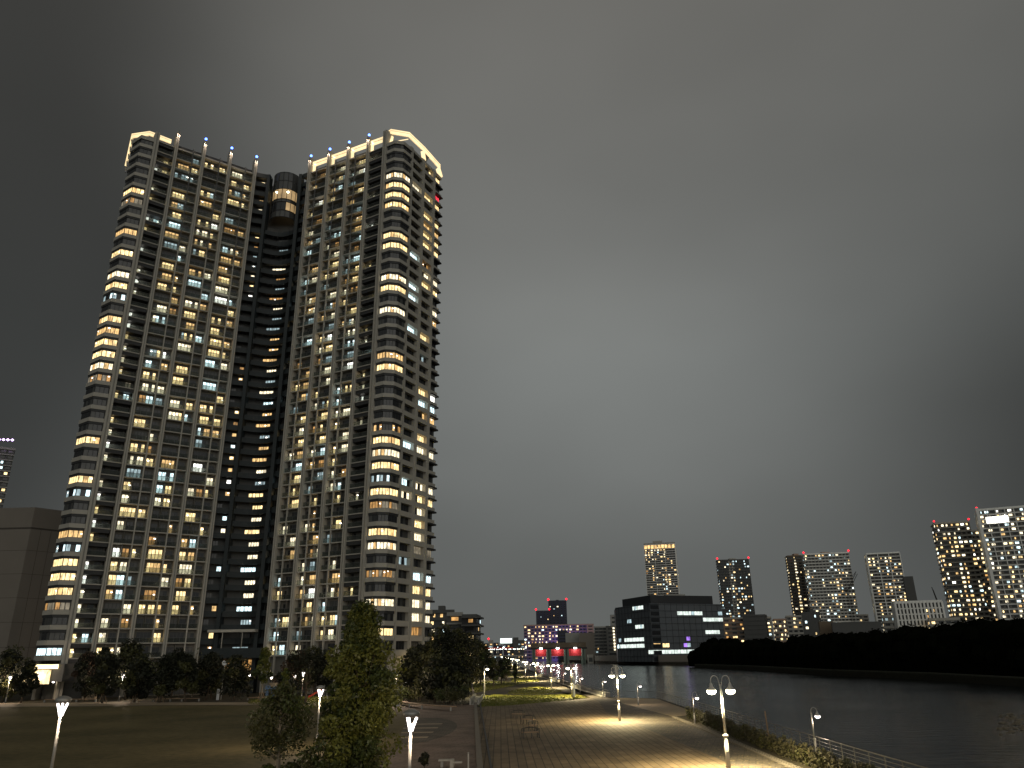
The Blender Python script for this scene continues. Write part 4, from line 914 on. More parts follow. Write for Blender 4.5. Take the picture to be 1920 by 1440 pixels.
def tree(label, x, y, h, cr, trunk_h, leaves=2600, size=.22, mats=('leaf_night', 'leaf_night', 'leaf_olive'), bark='bark', name='tree', group=None, clumps=26, taper=.75, tr=.16, z=0.0, cat='tree', bare=False, lean=0, stake=False, clr=(.26, .45)):
    root = thing(name, label, cat, (x, y, z), 0, group); m_ = MB(); top = h*.86
    tp = [(0, 0, -.1), (lean*.3+RNG.uniform(-.1, .1), 0, trunk_h*.6), (lean*.6, RNG.uniform(-.1, .1), trunk_h), (lean*.8, 0, (trunk_h+top)/2), (lean, 0, top)]
    m_.tube(tp, [tr*1.25, tr, tr*.85, tr*.5, tr*.15], bark, 7)
    cs, rs = [], []; hc = (h-trunk_h)
    for i in range(clumps):
        t_ = (i+.5)/clumps; zz = trunk_h+hc*t_
        prof = math.sin(math.pi*min(1, (t_*.92+.10)))**.6*(1-(1-taper)*t_)
        ang_ = i*2.4+RNG.uniform(-.5, .5); rr = cr*prof*(RNG.uniform(.25, .85) if clr[0] > .2 else RNG.uniform(.1, 1.02))
        cs.append((lean*t_+rr*math.cos(ang_), rr*math.sin(ang_), zz)); rs.append(cr*RNG.uniform(*clr))
        if i % 2 == 0 or bare:
            st = (lean*t_*.6, 0, max(trunk_h*.75, zz-hc*.28)); e_ = cs[-1]; md = [(st[j]+e_[j])/2+RNG.uniform(-.15, .15)*cr*.4 for j in range(3)]
            m_.tube([st, md, e_], [tr*.4, tr*.25, tr*.06], bark, 5)
            if bare:
                for _ in range(4): m_.tube([md, [e_[j]+RNG.uniform(-.5, .5)*cr*.6 for j in range(3)]], [tr*.2, tr*.05], bark, 4)
    m_.build('trunk', root, smooth=True)
    if leaves:
        me = leafmesh(cs, rs, leaves/clumps, size, mats); o = bpy.data.objects.new('crown', me); col.objects.link(o); o.parent = root
    if stake:
        m_ = MB()
        for a in range(3): m_.tube([(.8*math.cos(a*2.1), .8*math.sin(a*2.1), 0), (.25*math.cos(a*2.1), .25*math.sin(a*2.1), 1.7)], .05, 'wood', 5)
        m_.tube([(-.4, -.1, 1.5), (.4, -.1, 1.5)], .05, 'wood', 5); m_.build('stake', root)
    return root
GA = ('leaf_a', 'leaf_b', 'leaf_olive')
# the tall foreground tree and its company
c = atY(668, 1400, 50)
tree('tall leafy green tree in the foreground before the right wing of the tower', c[0], 50, 10.5, 3.3, 1.2, 34000, .12, ('leaf_a', 'leaf_b', 'leaf_b'), clumps=125, tr=.17, taper=.45, clr=(.13, .31))
c2 = atY(523, 1420, 50); tree('small round tree with olive leaves left of the tall foreground tree', c2[0]-.1, 50, 5.6, 2.3, 2.3, 6500, .10, ('leaf_olive', 'leaf_a', 'leaf_olive'), 'bark_pale', clumps=34, tr=.16)
def shrub(label, x, y, h, r_, n, mats=GA, size=.1, group=None, name='shrub', stems=5, sq=.8):
    root = thing(name, label, 'shrub', (x, y, 0), 0, group); m_ = MB()
    cs, rs = [], []
    for i in range(9):
        a = RNG.uniform(0, 6.28); rr = r_*RNG.uniform(0, .65); cs.append((rr*math.cos(a), rr*math.sin(a), h*RNG.uniform(.45, .9))); rs.append(r_*.5)
        if i < stems: m_.tube([(cs[-1][0]*.3, cs[-1][1]*.3, 0), cs[-1]], [.035, .012], 'bark', 5)
    m_.build('stem', root); me = leafmesh(cs, rs, n/9, size, mats, sq); o = bpy.data.objects.new('foliage', me); col.objects.link(o); o.parent = root; return root
labs = ['left end shrub of the row under the foreground trees', 'second shrub of the row beneath the small olive tree', 'leafy shrub with thin stems between the two foreground trees', 'shrub just left of the tall tree trunk', 'shrub hugging the tall tree trunk', 'shrub just right of the tall tree trunk', 'right end shrub of the row below the tall tree']
for i, x in enumerate((512, 545, 585, 612, 640, 672, 712)):
    q = atY(x, 1440, 49); shrub(labs[i], q[0], 49+RNG.uniform(-1, 1), random.uniform(2.4, 3.0) if i > 1 else 1.9, .75, 500, ('leaf_a', 'leaf_olive'), .11, 'shrubs under the foreground trees')
q = atY(795, 1440, 57); shrub('small spiky shrub right of the near park lamp', q[0], 57, 1.3, .55, 420, ('leaf_olive', 'leaf_night'), .12)
# dark row before the tower
row = [(8, 162, 9.5, 4.2, 'night', 'dark broad tree at the left edge before the beige block'), (44, 157, 7.2, 2.3, 'night', 'dark spreading tree left of the bright shop front'), (163, 160, 8.8, 2.4, 'red', 'reddish dark tree right beside the bright shop front'), (184, 168, 9.8, 2.6, 'night', 'tall dark tree behind the left lamp, before the lit shop'),
       (196, 152, 8.0, 3.0, 'olive', 'staked olive tree left of the second park lamp'), (238, 163, 10.6, 3.6, 'night', 'tallest dark tree under the left wing'), (256, 152, 7.5, 2.9, 'night', 'staked dark tree right of the second park lamp'),
       (302, 151, 7.6, 3.0, 'night', 'staked dense tree behind the middle bench'), (322, 168, 9.0, 2.4, 'night', 'slim dark tree between two lit lobby windows'), (350, 152, 8.0, 2.6, 'night', 'dark rounded tree before the white lobby'), (388, 158, 7.8, 3.0, 'night', 'dark tree right of the third park lamp'), (398, 164, 8.4, 2.8, 'night', 'dark tree behind the round clock'),
       (440, 152, 7.5, 3.3, 'night', 'dark wide tree below the tower core'), (548, 168, 8.2, 3.6, 'red', 'broad dark russet tree behind the lit thin tree'), (590, 175, 8.6, 4.6, 'night', 'very wide dark tree left of the tall foreground crown'),
       (768, 160, 8.2, 3.4, 'night', 'dark tree below the right end of the tower'), (790, 176, 9.5, 3.2, 'night', 'dark tree behind the bush border right of the tower')]
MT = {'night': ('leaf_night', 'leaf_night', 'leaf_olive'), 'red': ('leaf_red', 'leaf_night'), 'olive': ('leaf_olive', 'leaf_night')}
for x, Y, h, cr, k, lb in row:
    q = atY(x, 1290, Y); tree(lb, q[0], Y, h, cr*RNG.uniform(1.05, 1.3), h*RNG.uniform(.16, .30), int(3000), .30, MT[k], clumps=int(RNG.integers(16, 30)), stake='staked' in lb, tr=.17, taper=RNG.uniform(.6, 1.05), lean=RNG.uniform(-.8, .8), clr=(.22, .50))
for x, Y, h, cr, n, lb in ((490, 148, 9.0, 1.9, 1700, 'slim staked tree with pale trunk lit from the park lamp'), (533, 147, 5.6, 1.1, 700, 'little staked tree with bright green leaves')):
    q = atY(x, 1300, Y); tree(lb, q[0], Y, h, cr, h*.38, n, .24, ('leaf_b', 'leaf_a'), 'bark_pale', clumps=16, stake=True, tr=.13)
q = atY(573, 1300, 140); tree('bare branching tree lit by the lamp beside it', q[0], 140, 5.8, 2.4, 2.2, 160, .2, ('leaf_olive',), 'bark', clumps=14, bare=True, tr=.22)
for x, Y, h, lb in ((362, 172, 9.5, 'leafless pale tree before the left wing, lower floors'), (275, 170, 8.8, 'leafless pale twiggy tree before the lit balconies')):
    q = atY(x, 1290, Y); tree(lb, q[0], Y, h, 2.6, 3, 100, .2, ('leaf_olive',), 'bark_pale', clumps=14, bare=True, tr=.16)
# dark wood between tower and riverside
grp = [(806, 150, 9.5, 4.2, 'large dark green tree at the left of the riverside wood'), (832, 165, 12.5, 5.0, 'tallest domed tree of the riverside wood'), (858, 175, 12.5, 4.6, 'rounded dark tree behind the park lamp in the wood'), (875, 195, 12.2, 4.6, 'dark tree at the right shoulder of the wood'),
       (893, 225, 11, 4.4, 'dark sloping tree by the paired riverside lamps'), (845, 138, 7.0, 3.2, 'lower dark tree above the bush border'), (815, 136, 7.0, 3.0, 'lower dark tree behind the curved bench'), (905, 270, 10, 4.2, 'far dark tree where the wood meets the river path')]
for x, Y, h, cr, lb in grp:
    q = atY(x, 1290, Y); tree(lb, q[0], Y, h, cr, h*.16, 3000, .32, ('leaf_night', 'leaf_olive', 'leaf_night'), clumps=34, tr=.22, taper=.85)
for x, yb, h, cr, lb in ((925, 1288, 6.5, 2.0, 'small tree nearest the lone left lamp on the verge'), (940, 1284, 6.0, 1.8, 'second small tree along the grass verge'), (949, 1276, 6.5, 2.4, 'third small tree farther along the verge'), (902, 1286, 8.5, 2.4, 'slender tree between the two left lamps'), (966, 1282, 5.0, .8, 'thin young tree standing alone on the verge')):
    q = G(x, yb); tree(lb, q[0], q[1], h, cr, h*.3, 1300, .25, ('leaf_olive', 'leaf_a', 'leaf_night'), clumps=16, tr=.16)
# border bushes and hedges
for i, (x, yb, h, r_, lb) in enumerate(((765, 1316, 2.2, 2.0, 'clipped dark bush at the left end of the curved bench'), (785, 1316, 2.6, 2.0, 'second bush behind the curved bench'), (806, 1318, 2.6, 2.0, 'bush behind the middle of the curved bench'), (828, 1321, 2.4, 2.0, 'bush behind the right end of the curved bench'),
        (852, 1326, 3.2, 2.0, 'big rounded bush at the corner by the kerb line'), (870, 1322, 2.8, 1.8, 'bush leaning toward the small steps'), (500, 1322, 1.0, 1.6, 'low light green shrub before the small olive tree top'), (530, 1321, 1.0, 1.8, 'low light green shrub right of the slim staked tree'), (556, 1321, 1.0, 1.6, 'low light green shrub beside the bare tree'))):
    q = G(x, yb); shrub(lb, q[0], q[1], h, r_, 1300, ('leaf_a', 'leaf_olive', 'leaf_night') if i < 6 else ('leaf_b', 'leaf_a'), .14, name='bush')
def hedge(label, p0, p1, w, h, n, mats, size=.12, top_var=.2, name='hedge'):
    L = math.dist(p0, p1); c0 = ((p0[0]+p1[0])/2, (p0[1]+p1[1])/2, 0); root = thing(name, label, 'hedge', c0); k = int(L/.55); cs = []; rs = []
    for i in range(k):
        t_ = (i+.5)/k; hh = h*(1-top_var*RNG.uniform(0, 1)**2)
        for z in np.arange(.25, hh, .4): cs.append((p0[0]+(p1[0]-p0[0])*t_-c0[0]+RNG.uniform(-w/3, w/3), p0[1]+(p1[1]-p0[1])*t_-c0[1], z)); rs.append(.36)
    me = leafmesh(cs, rs, n/len(cs), size, mats, 1.0); o = bpy.data.objects.new('foliage', me); col.objects.link(o); o.parent = root
    m_ = MB()
    for i in range(int(L/1.5)):
        t_ = (i+.5)/int(L/1.5); x = p0[0]+(p1[0]-p0[0])*t_-c0[0]; y = p0[1]+(p1[1]-p0[1])*t_-c0[1]; m_.tube([(x, y, 0), (x+.1, y, h*.8)], .03, 'bark', 4)
    m_.build('stem', root)
hedge('ragged brown hedge along the plaza kerb below the riverside railing', (19.9, 46), (20.6, 98), .8, 1.25, 16000, ('hedge_leaf', 'leaf_olive', 'hedge_leaf'), .10, .5)
hedge('low dark hedge at the back of the park before the tower', G(150, 1300), G(420, 1296), 1.5, 1.3, 6000, ('leaf_night',), .25)
hedge('low dark hedge left of the shop front planter', G(-20, 1300), G(130, 1300), 1.5, 1.6, 4000, ('leaf_night',), .25)
# the far wood on the right bank
shore = [G(1303, 1252, -2.6), G(1400, 1256, -2.6), G(1560, 1267, -2.6), G(1740, 1275, -2.6), G(1920, 1288, -2.6), (140, 150), (150, 60)]
isl = shore+[(600, 60), (600, 600), (250, 600)]
m_ = MB(); m_.prism(isl, -5, -.6, 'earth')
s2 = offset_line(shore, -1.2)
for i in range(len(shore)-1):
    a, b_, c, d = shore[i], shore[i+1], s2[i+1], s2[i]
    m_.hexa([(*a, -5), (*b_, -5), (*c, -5), (*d, -5), (*a, -.2), (*b_, -.2), (*c, -.2), (*d, -.2)], 'shore_stone')
struct('wooded_bank', m_)
prof = [(1303, 1206), (1320, 1196), (1345, 1190), (1400, 1194), (1450, 1193), (1500, 1187), (1560, 1182), (1610, 1180), (1650, 1176), (1700, 1169), (1730, 1168), (1760, 1166), (1800, 1160), (1835, 1158), (1860, 1150), (1885, 1152), (1900, 1156), (1920, 1154), (1990, 1150)]
def topy(x):
    for (a, ya), (c, yc) in zip(prof, prof[1:]):
        if a <= x <= c: return ya+(yc-ya)*(x-a)/(c-a)
    return prof[-1][1]
cs, rs = [], []; hull = MB()
sx_ = [proj(*p, -2.6)[0] for p in shore[:5]]
def shoreY(x): return float(np.interp(x, sx_, [p[1] for p in shore[:5]]))
for i in range(330):
    x = RNG.uniform(1306, 2010); dY = RNG.uniform(5, 55); Y = shoreY(x)+dY*(1 if x < 1860 else 1); 
    t_ = RNG.uniform(0, 1); zt_ = atY(x, topy(x)+RNG.uniform(0, 5), Y)[2]; r_ = RNG.uniform(3.2, 5.2); z = max(2, (zt_-r_*.8)*(1-.75*t_*(1 if dY < 25 else .3)))
    X = atY(x, 1200, Y)[0]; cs.append((X, Y, z)); rs.append(r_)
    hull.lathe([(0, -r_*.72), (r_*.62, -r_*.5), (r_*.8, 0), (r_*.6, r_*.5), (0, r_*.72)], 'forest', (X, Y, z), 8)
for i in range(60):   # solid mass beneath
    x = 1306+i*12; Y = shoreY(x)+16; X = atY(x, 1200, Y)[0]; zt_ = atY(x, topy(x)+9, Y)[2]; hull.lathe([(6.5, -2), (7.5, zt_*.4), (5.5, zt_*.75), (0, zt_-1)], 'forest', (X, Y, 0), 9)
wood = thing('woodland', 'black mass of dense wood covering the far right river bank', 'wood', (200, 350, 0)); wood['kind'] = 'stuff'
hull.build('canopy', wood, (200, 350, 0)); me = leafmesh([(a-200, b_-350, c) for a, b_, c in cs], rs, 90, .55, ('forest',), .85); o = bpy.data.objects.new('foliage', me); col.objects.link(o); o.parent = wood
for k, v in (('kind', 'stuff'),):
    for o in wood.children: o[k] = v
plain('riprap', (.15, .125, .085), .9, var=.3, scale=.9)
v = MB()
for i in range(150):
    q = G(RNG.uniform(1872, 2000), RNG.uniform(1338, 1372)+RNG.uniform(0, 8), -2.6); r_ = RNG.uniform(.15, .55); x, y = q
    if 1895-q[0]*0 < 0: continue
    pr = [(0, -.3)]+[(r_*RNG.uniform(.8, 1.1), RNG.uniform(-.1, .1)), (r_*.6, r_*.35), (0, r_*.5)]
    v.lathe(pr, 'riprap', (x, y, -2.6), 6)
tag(v.build('riprap'), 'pale rocks breaking the water at the right edge of the river', 'rocks', kind='stuff')
# fallen leaves on the setts
v = MB()
for i in range(900):
    y = RNG.uniform(46, 118); x = RNG.uniform(bx(y)+.2, 18.2+.01*y); s = RNG.uniform(.05, .13); a = RNG.uniform(0, 6.28); ca, sa = math.cos(a)*s, math.sin(a)*s
    v.quad((x-ca, y-sa, .03), (x+sa*.6, y-ca*.6, .035), (x+ca, y+sa, .045), (x-sa*.6, y+ca*.6, .03), 'litter')
tag(v.build('fallen_leaves'), 'pale fallen leaves scattered over the stone strip by the hedge', 'leaves', kind='stuff')

# tufts over the verge and the lit grass bank
def inside(p, poly):
    c = False; j = len(poly)-1
    for i in range(len(poly)):
        if (poly[i][1] > p[1]) != (poly[j][1] > p[1]) and p[0] < (poly[j][0]-poly[i][0])*(p[1]-poly[i][1])/(poly[j][1]-poly[i][1])+poly[i][0]: c = not c
        j = i
    return c
v = MB()
for poly, dens in [(q, d) for q, d in zip(VERGE, (9, 5, 3, 2, 1))]+[(BANK, 6)]:
    xs = [p[0] for p in poly]; ys = [p[1] for p in poly]; n = int((max(xs)-min(xs))*(max(ys)-min(ys))*dens)
    for i in range(min(n, 9000)):
        x, y = RNG.uniform(min(xs)-.4, max(xs)+.4), RNG.uniform(min(ys)-.8, max(ys)+.8)
        if not inside((x, y), poly) and not (inside((x+.5, y), poly) or inside((x-.5, y), poly) or inside((x, y+1), poly)): continue
        hh = RNG.uniform(.03, .13)*(1.6 if math.sin(x*1.3)+math.sin(y*.7+x*.4) > .9 else 1); a = RNG.uniform(0, 3.14); ca, sa = math.cos(a)*.14, math.sin(a)*.14
        v.quad((x-ca, y-sa, .03), (x+ca, y+sa, .03), (x+ca*.3+RNG.uniform(-.08, .08), y+sa*.3, .03+hh), (x-ca*.5, y-sa*.5, .03+hh*.8), 'turf_green' if i % 3 else 'leaf_b')
tag(v.build('grass_tufts'), 'rough yellow-green grass tufts on the riverside verge', 'grass', kind='stuff')

# ------------------------------------------------------------------ lamps
def twin_lamp():
    t_ = thing('street_lamp', 'x', 'street lamp', (0, 0, 0), 0, 'twin-headed street lamps along the promenade')
    m_ = MB(); m_.tube([(0, 0, 0), (0, 0, 2.1)], [.15, .13], 'metal_pole', 10); m_.lathe([(.15, 2.05), (.19, 2.08), (.19, 2.2), (.11, 2.24)], 'metal_pole'); m_.tube([(0, 0, 2.2), (0, 0, 5.35)], [.095, .06], 'metal_pole', 10); m_.build('pole', t_, smooth=True)
    m_ = MB(); m_.box(-.1, .1, -.22, -.14, .7, 1.2, 'metal_grey'); m_.build('service_box', t_)
    for sx in (-1, 1):
        m_ = MB(); pts = [(sx*.06, 0, 5.25), (sx*.10, 0, 5.5)]
        for i in range(9):
            a = math.pi*i/8; pts.append((sx*(.12+.26-.26*math.cos(a)), 0, 5.62+.30*math.sin(a)))
        pts.append((sx*.64, 0, 5.45)); m_.tube(pts, .028, 'metal_pole', 6); m_.build('arm', t_)
        m_ = MB(); m_.lathe([(.05, 5.46), (.08, 5.40), (.13, 5.22), (.30, 5.05), (.32, 4.99)], 'metal_pole', (sx*.64, 0, 0)); m_.build('lamp_shade', t_, smooth=True)
        m_ = MB(); m_.lathe([(.31, 4.99), (.33, 4.90), (.22, 4.76), (0, 4.70)], 'bulb_yellow', (sx*.64, 0, 0)); m_.build('lamp_bulb', t_, smooth=True)
        lamp_light('SPOT', t_, (sx*.64, 0, 4.66), 7200, (1, .82, .45), .14, R(172), (0, 0, -1))
    return t_
def single_lamp():
    t_ = thing('street_lamp', 'x', 'street lamp', (0, 0, 0), 0, 'single curved street lamps at the river edge')
    m_ = MB(); m_.tube([(0, 0, -.2), (0, 0, 1.0)], .085, 'metal_pole', 8); m_.lathe([(.085, .98), (.11, 1.0), (.11, 1.07), (.06, 1.1)], 'metal_pole'); m_.tube([(0, 0, 1.05), (0, 0, 2.75)], .055, 'metal_pole', 8); m_.build('pole', t_, smooth=True)
    m_ = MB(); pts = [(0, 0, 2.7)]
    for i in range(9):
        a = math.pi*i/8; pts.append((.24-.24*math.cos(a), 0, 3.0+.28*math.sin(a)))
    m_.tube(pts, .022, 'metal_pole', 6); m_.build('arm', t_)
    m_ = MB(); m_.lathe([(.04, 3.02), (.09, 2.86), (.22, 2.72), (.23, 2.68)], 'metal_pole', (.48, 0, 0)); m_.build('lamp_shade', t_, smooth=True)
    m_ = MB(); m_.lathe([(.22, 2.68), (.19, 2.58), (.1, 2.52), (0, 2.50)], 'bulb_pink', (.48, 0, 0)); m_.build('lamp_bulb', t_, smooth=True)
    lamp_light('POINT', t_, (.48, 0, 2.42), 200, (1, .80, .58), .10); return t_
def y_lamp():
    t_ = thing('park_lamp', 'x', 'park lamp', (0, 0, 0), 0, 'park lamps with glowing v-shaped heads')
    m_ = MB(); m_.tube([(0, 0, 0), (0, 0, 1.0)], .11, 'metal_pole', 10); m_.lathe([(.11, .98), (.13, 1.0), (.13, 1.06), (.09, 1.08)], 'metal_pole'); m_.tube([(0, 0, 1.05), (0, 0, 4.25)], [.085, .075], 'metal_pole', 10); m_.build('pole', t_, smooth=True)
    m_ = MB()
    for a in (0, 2.094, 4.189):
        m_.tube([(.04*math.cos(a), .04*math.sin(a), 4.2), (.10*math.cos(a), .10*math.sin(a), 4.35), (.27*math.cos(a), .27*math.sin(a), 4.78)], [.075, .06, .055], 'bulb_pink', 8)
    m_.build('light_tube', t_, smooth=True)
    m_ = MB(); m_.lathe([(.33, 4.80), (.42, 4.96), (.36, 5.03), (.18, 5.12), (0, 5.15)], 'metal_grey'); m_.lathe([(0, 4.81), (.33, 4.80)], 'metal_grey'); m_.build('lamp_cap', t_, smooth=True)
    lamp_light('POINT', t_, (0, 0, 4.62), 2000, (1, .78, .58), .12); return t_
ORD = ['nearest', 'second', 'third', 'fourth', 'fifth', 'sixth', 'seventh', 'eighth', 'ninth', 'tenth', 'eleventh', 'twelfth', 'thirteenth', 'fourteenth']
tw = [(G(1352, 1298, 4.85), 'nearest twin-headed lamp, tall on the brick plaza by the hedge'), (G(1162, 1352), 'second twin-headed lamp, standing alone at the brick plaza edge'), (G(1073, 1307), 'third twin-headed lamp, beside the white pillar sign'), (G(1034, 1290), 'fourth twin-headed lamp, near the two walkers'), (G(1005, 1277), None), (G(985, 1268.5), None), (G(970, 1257), None), (G(961, 1252), None), (G(952, 1247.5), None), (G(946, 1244), None), (G(941, 1241), None)]
proto = None
for i, (p, lb) in enumerate(tw):
    if proto is None: o = proto = twin_lamp()
    else: o = copy_tree(proto)
    o.location = (p[0], p[1], 0); o['label'] = lb or '%s twin-headed lamp counted along the promenade from the camera' % ORD[i]; o.rotation_euler.z = R(-4 if i < 4 else -8)
sg = [(G(1531, 1414), 'nearest single curved lamp, at the river edge past the hedge'), (G(1303, 1358), 'second single curved lamp, rising behind the hedge end'), (G(1197, 1322), 'third single lamp, by the terrace corner railing'), (G(1131, 1308), None), (G(1088, 1298), None), (G(1057, 1283), None), (G(1036, 1272), None), (G(1019, 1262), None), (G(1007, 1259), None), (G(993, 1257), None), (G(987, 1254), None)]
proto = None
for i, (p, lb) in enumerate(sg):
    if proto is None: o = proto = single_lamp()
    else: o = copy_tree(proto)
    o.location = (p[0], p[1], 0); o['label'] = lb or '%s single lamp counted along the river parapet from the camera' % ORD[i]
lf = [(G(908, 1307), 0, 'lone single-headed tall lamp on the left of the grass verge'), (G(894, 1280), 0, 'tall lamp with one glowing head beside the dark wood'), (G(890, 1276), 0, 'farther tall lamp half hidden by the dark wood')]
def verge_lamp():
    t_ = thing('street_lamp', 'x', 'street lamp', (0, 0, 0), 0, 'single tall lamps left of the verge')
    m_ = MB(); m_.tube([(0, 0, 0), (0, 0, 2.1)], .13, 'metal_pole', 8); m_.tube([(0, 0, 2.1), (0, 0, 5.2)], [.09, .06], 'metal_pole', 8); m_.build('pole', t_)
    m_ = MB(); pts = [(0, 0, 5.1)]
    for i in range(7):
        a = math.pi*i/6; pts.append((.3-.3*math.cos(a), 0, 5.3+.3*math.sin(a)))
    m_.tube(pts, .03, 'metal_pole', 6); m_.build('arm', t_); m_ = MB(); m_.lathe([(.05, 5.3), (.3, 5.0), (.32, 4.95)], 'metal_pole', (.6, 0, 0)); m_.build('lamp_shade', t_)
    m_ = MB(); m_.lathe([(.30, 4.95), (.26, 4.82), (0, 4.7)], 'bulb_yellow', (.6, 0, 0)); m_.build('lamp_bulb', t_); lamp_light('SPOT', t_, (.6, 0, 4.62), 5200, (1, .84, .48), .14, R(172), (0, 0, -1)); return t_
proto = None
for p, _, lb in lf:
    if proto is None: o = proto = verge_lamp()
    else: o = copy_tree(proto)
    o.location = (p[0], p[1], 0); o['label'] = lb
yl = [(atY(768, 1440, 38.5)[:2], 'nearest v-headed park lamp, tall before the paved circle'), (atY(121, 1300, 46)[:2], 'v-headed park lamp standing in the dark lawn at lower left'), (G(223, 1314), 'v-headed park lamp between two staked trees at the lawn edge'), (G(366, 1297), 'v-headed park lamp before the white lobby light'), (G(10, 1318), 'v-headed park lamp at the far left edge of the path'), (G(741, 1320), 'v-headed park lamp right of the tall foreground crown'), (G(601, 1289, 4.95), 'v-headed park lamp glowing beside the red slide'), (G(565, 1312), 'v-headed park lamp behind the bare tree'), (G(552, 1294), 'farther park lamp left of the bare tree'), (G(860, 1294), 'v-headed park lamp in front of the dark wood'), (G(697, 1294), 'park lamp seen through the tall tree crown'), (G(926, 1270), 'small park lamp among the verge trees')]
proto = None
for p, lb in yl:
    if proto is None: o = proto = y_lamp()
    else: o = copy_tree(proto)
    o.location = (p[0], p[1], 0); o['label'] = lb
    if 'lower left' in lb: o.scale = (1.06, 1.06, 1.10)
# low globe bollards at the tower's foot
proto = None
bl2 = [(100, 1278, 'globe bollard light at the left before the bright shop'), (117, 1274, 'globe bollard light right before the bright shop'), (169, 1277, 'globe bollard light on the pale planter'), (208, 1270, 'globe light left of the second park lamp head'), (236, 1272, 'globe light just right of the second park lamp'), (255, 1282, 'left globe light of the trio below the dark trees'), (272, 1282, 'right globe light of the trio below the dark trees'), (331, 1272, 'bright globe light between dark trees before the lobby'), (321, 1283, 'left globe light of the pair right of the bench tree'), (338, 1283, 'right globe light of the pair right of the bench tree'), (435, 1267, 'warm small globe light under the tower core'), (468, 1266, 'brightest warm globe lamp left of the slim staked tree'), (509, 1271, 'globe light on the pale planter right of the slim tree'), (553, 1268, 'small globe light beside the bare tree'), (762, 1277, 'small globe light right of the tall foreground tree')]
for x, y, lb in bl2:
    Y = 168; q = atY(x, y, Y)
    if proto is None:
        o = proto = thing('bollard_light', lb, 'bollard light', (0, 0, 0), 0, 'globe lights at the foot of the tower'); m_ = MB(); m_.tube([(0, 0, -2.5), (0, 0, .55)], .07, 'metal_dark', 6); m_.build('post', o); m_ = MB(); m_.lathe([(0, .5), (.2, .6), (.26, .78), (.2, .95), (0, 1.03)], 'bulb_pink', seg=10); m_.build('globe', o); lamp_light('POINT', o, (0, -.5, .8), 30, (1, .8, .5), .2)
    else: o = copy_tree(proto)
    o.location = (q[0], Y, max(0.0, q[2]-.78)); o['label'] = lb
# planters / low walls
for x0, x1, yb, h, lb in ((160, 185, 1283, 1.2, 'pale curved planter wall before the bright shop'), (505, 522, 1283, 1.2, 'pale curved planter wall behind the slim tree')):
    a, c = atY(x0, yb, 166), atY(x1, yb, 166); m_ = MB(); n = 10; w = c[0]-a[0]; cx = (a[0]+c[0])/2
    m_.prism([(cx+w/2*math.cos(2*math.pi*i/16), 166+w/3*math.sin(2*math.pi*i/16)) for i in range(16)], 0, a[2]+.3, 'path_stone'); tag(m_.build('planter'), lb, 'planter')

# ------------------------------------------------------------------ railings
def railing(label, pts, h=1.1, rails=4, step=2.0, mat='metal_grey', glass=False):
    t_ = thing('railing', label, 'railing', (*pts[0], 0)); b_ = (*pts[0], 0); rl = MB(); ps = []
    for i in range(len(pts)-1):
        a, c = Vector(pts[i]), Vector(pts[i+1]); L = (c-a).length; n = max(1, round(L/step))
        for k in range(n): 
            q = a+(c-a)*k/n; p_ = MB(); p_.tube([(q.x, q.y, 0), (q.x, q.y, h)], .035, mat, 5); ps.append(p_)
        for r_ in range(rails): z = h*(r_+1)/rails; rl.tube([(a.x, a.y, z), (c.x, c.y, z)], .035 if r_ == rails-1 else .018, mat, 5)
    rl.build('rail', t_, b_); capped(ps, 'post', t_, b_)
railing('long metal railing with several rails between hedge and river', [(22.6, 40), (22.7, 56), (23.7, 100), (24.1, 139.4)], 1.25, 5, 2.2, 'rail_paint')
railing('short railing closing the end of the pale terrace', [(24.1, 139.4), (17.2, 144.4)], 1.1, 3, 2.0, 'metal_dark')
railing('dark thin railing on top of the river parapet', [(16.6, 146), (15.0, 170), (12.9, 210), (9.6, 274), (7.3, 338)], 1.15, 3, 3.0, 'metal_dark')
m_ = MB(); q = atY(1428, 1355, 78); g0 = G(1432, 1385, 0); m_.tube([(g0[0]+.5, g0[1], -1), (g0[0]+.4, g0[1], 2.3)], .06, 'wood', 6); tag(m_.build('pole'), 'thin brown wooden pole sticking up behind the hedge', 'pole')

# ------------------------------------------------------------------ benches and furniture
def cube_bench():
    t_ = thing('bench', 'x', 'bench', (0, 0, 0), 0, 'small frame benches on the brick plaza')
    m_ = MB(); 
    for i in range(4): m_.box(-.7, .7, -.28+i*.15, -.16+i*.15, .42, .47, 'wood')
    m_.build('seat', t_)
    for s in (-1, 1):
        m_ = MB(); m_.tube([(s*.66, -.27, 0), (s*.66, -.27, .72), (s*.66, .27, .72), (s*.66, .27, 0)], .04, 'metal_dark', 5); m_.build('arm_frame', t_)
    m_ = MB(); m_.tube([(-.66, .27, .72), (0, .34, .80), (.66, .27, .72)], .04, 'metal_dark', 5); m_.tube([(0, -.27, 0), (0, -.27, .42)], .035, 'metal_dark', 5); m_.build('back_frame', t_); return t_
proto = None
for x, y, rz, lb in ((971, 1347, -20, 'farthest of the four small frame benches on the plaza'), (990, 1358, -30, 'second farthest small frame bench on the plaza'), (1000, 1370, 75, 'third frame bench, turned sideways on the plaza'), (995, 1384, 15, 'nearest of the four small frame benches on the plaza')):
    if proto is None: o = proto = cube_bench()
    else: o = copy_tree(proto)
    p = G(x, y); o.location = (*p, .01); o.rotation_euler.z = R(rz); o['label'] = lb; o.scale = (1.15, 1.15, 1.15)
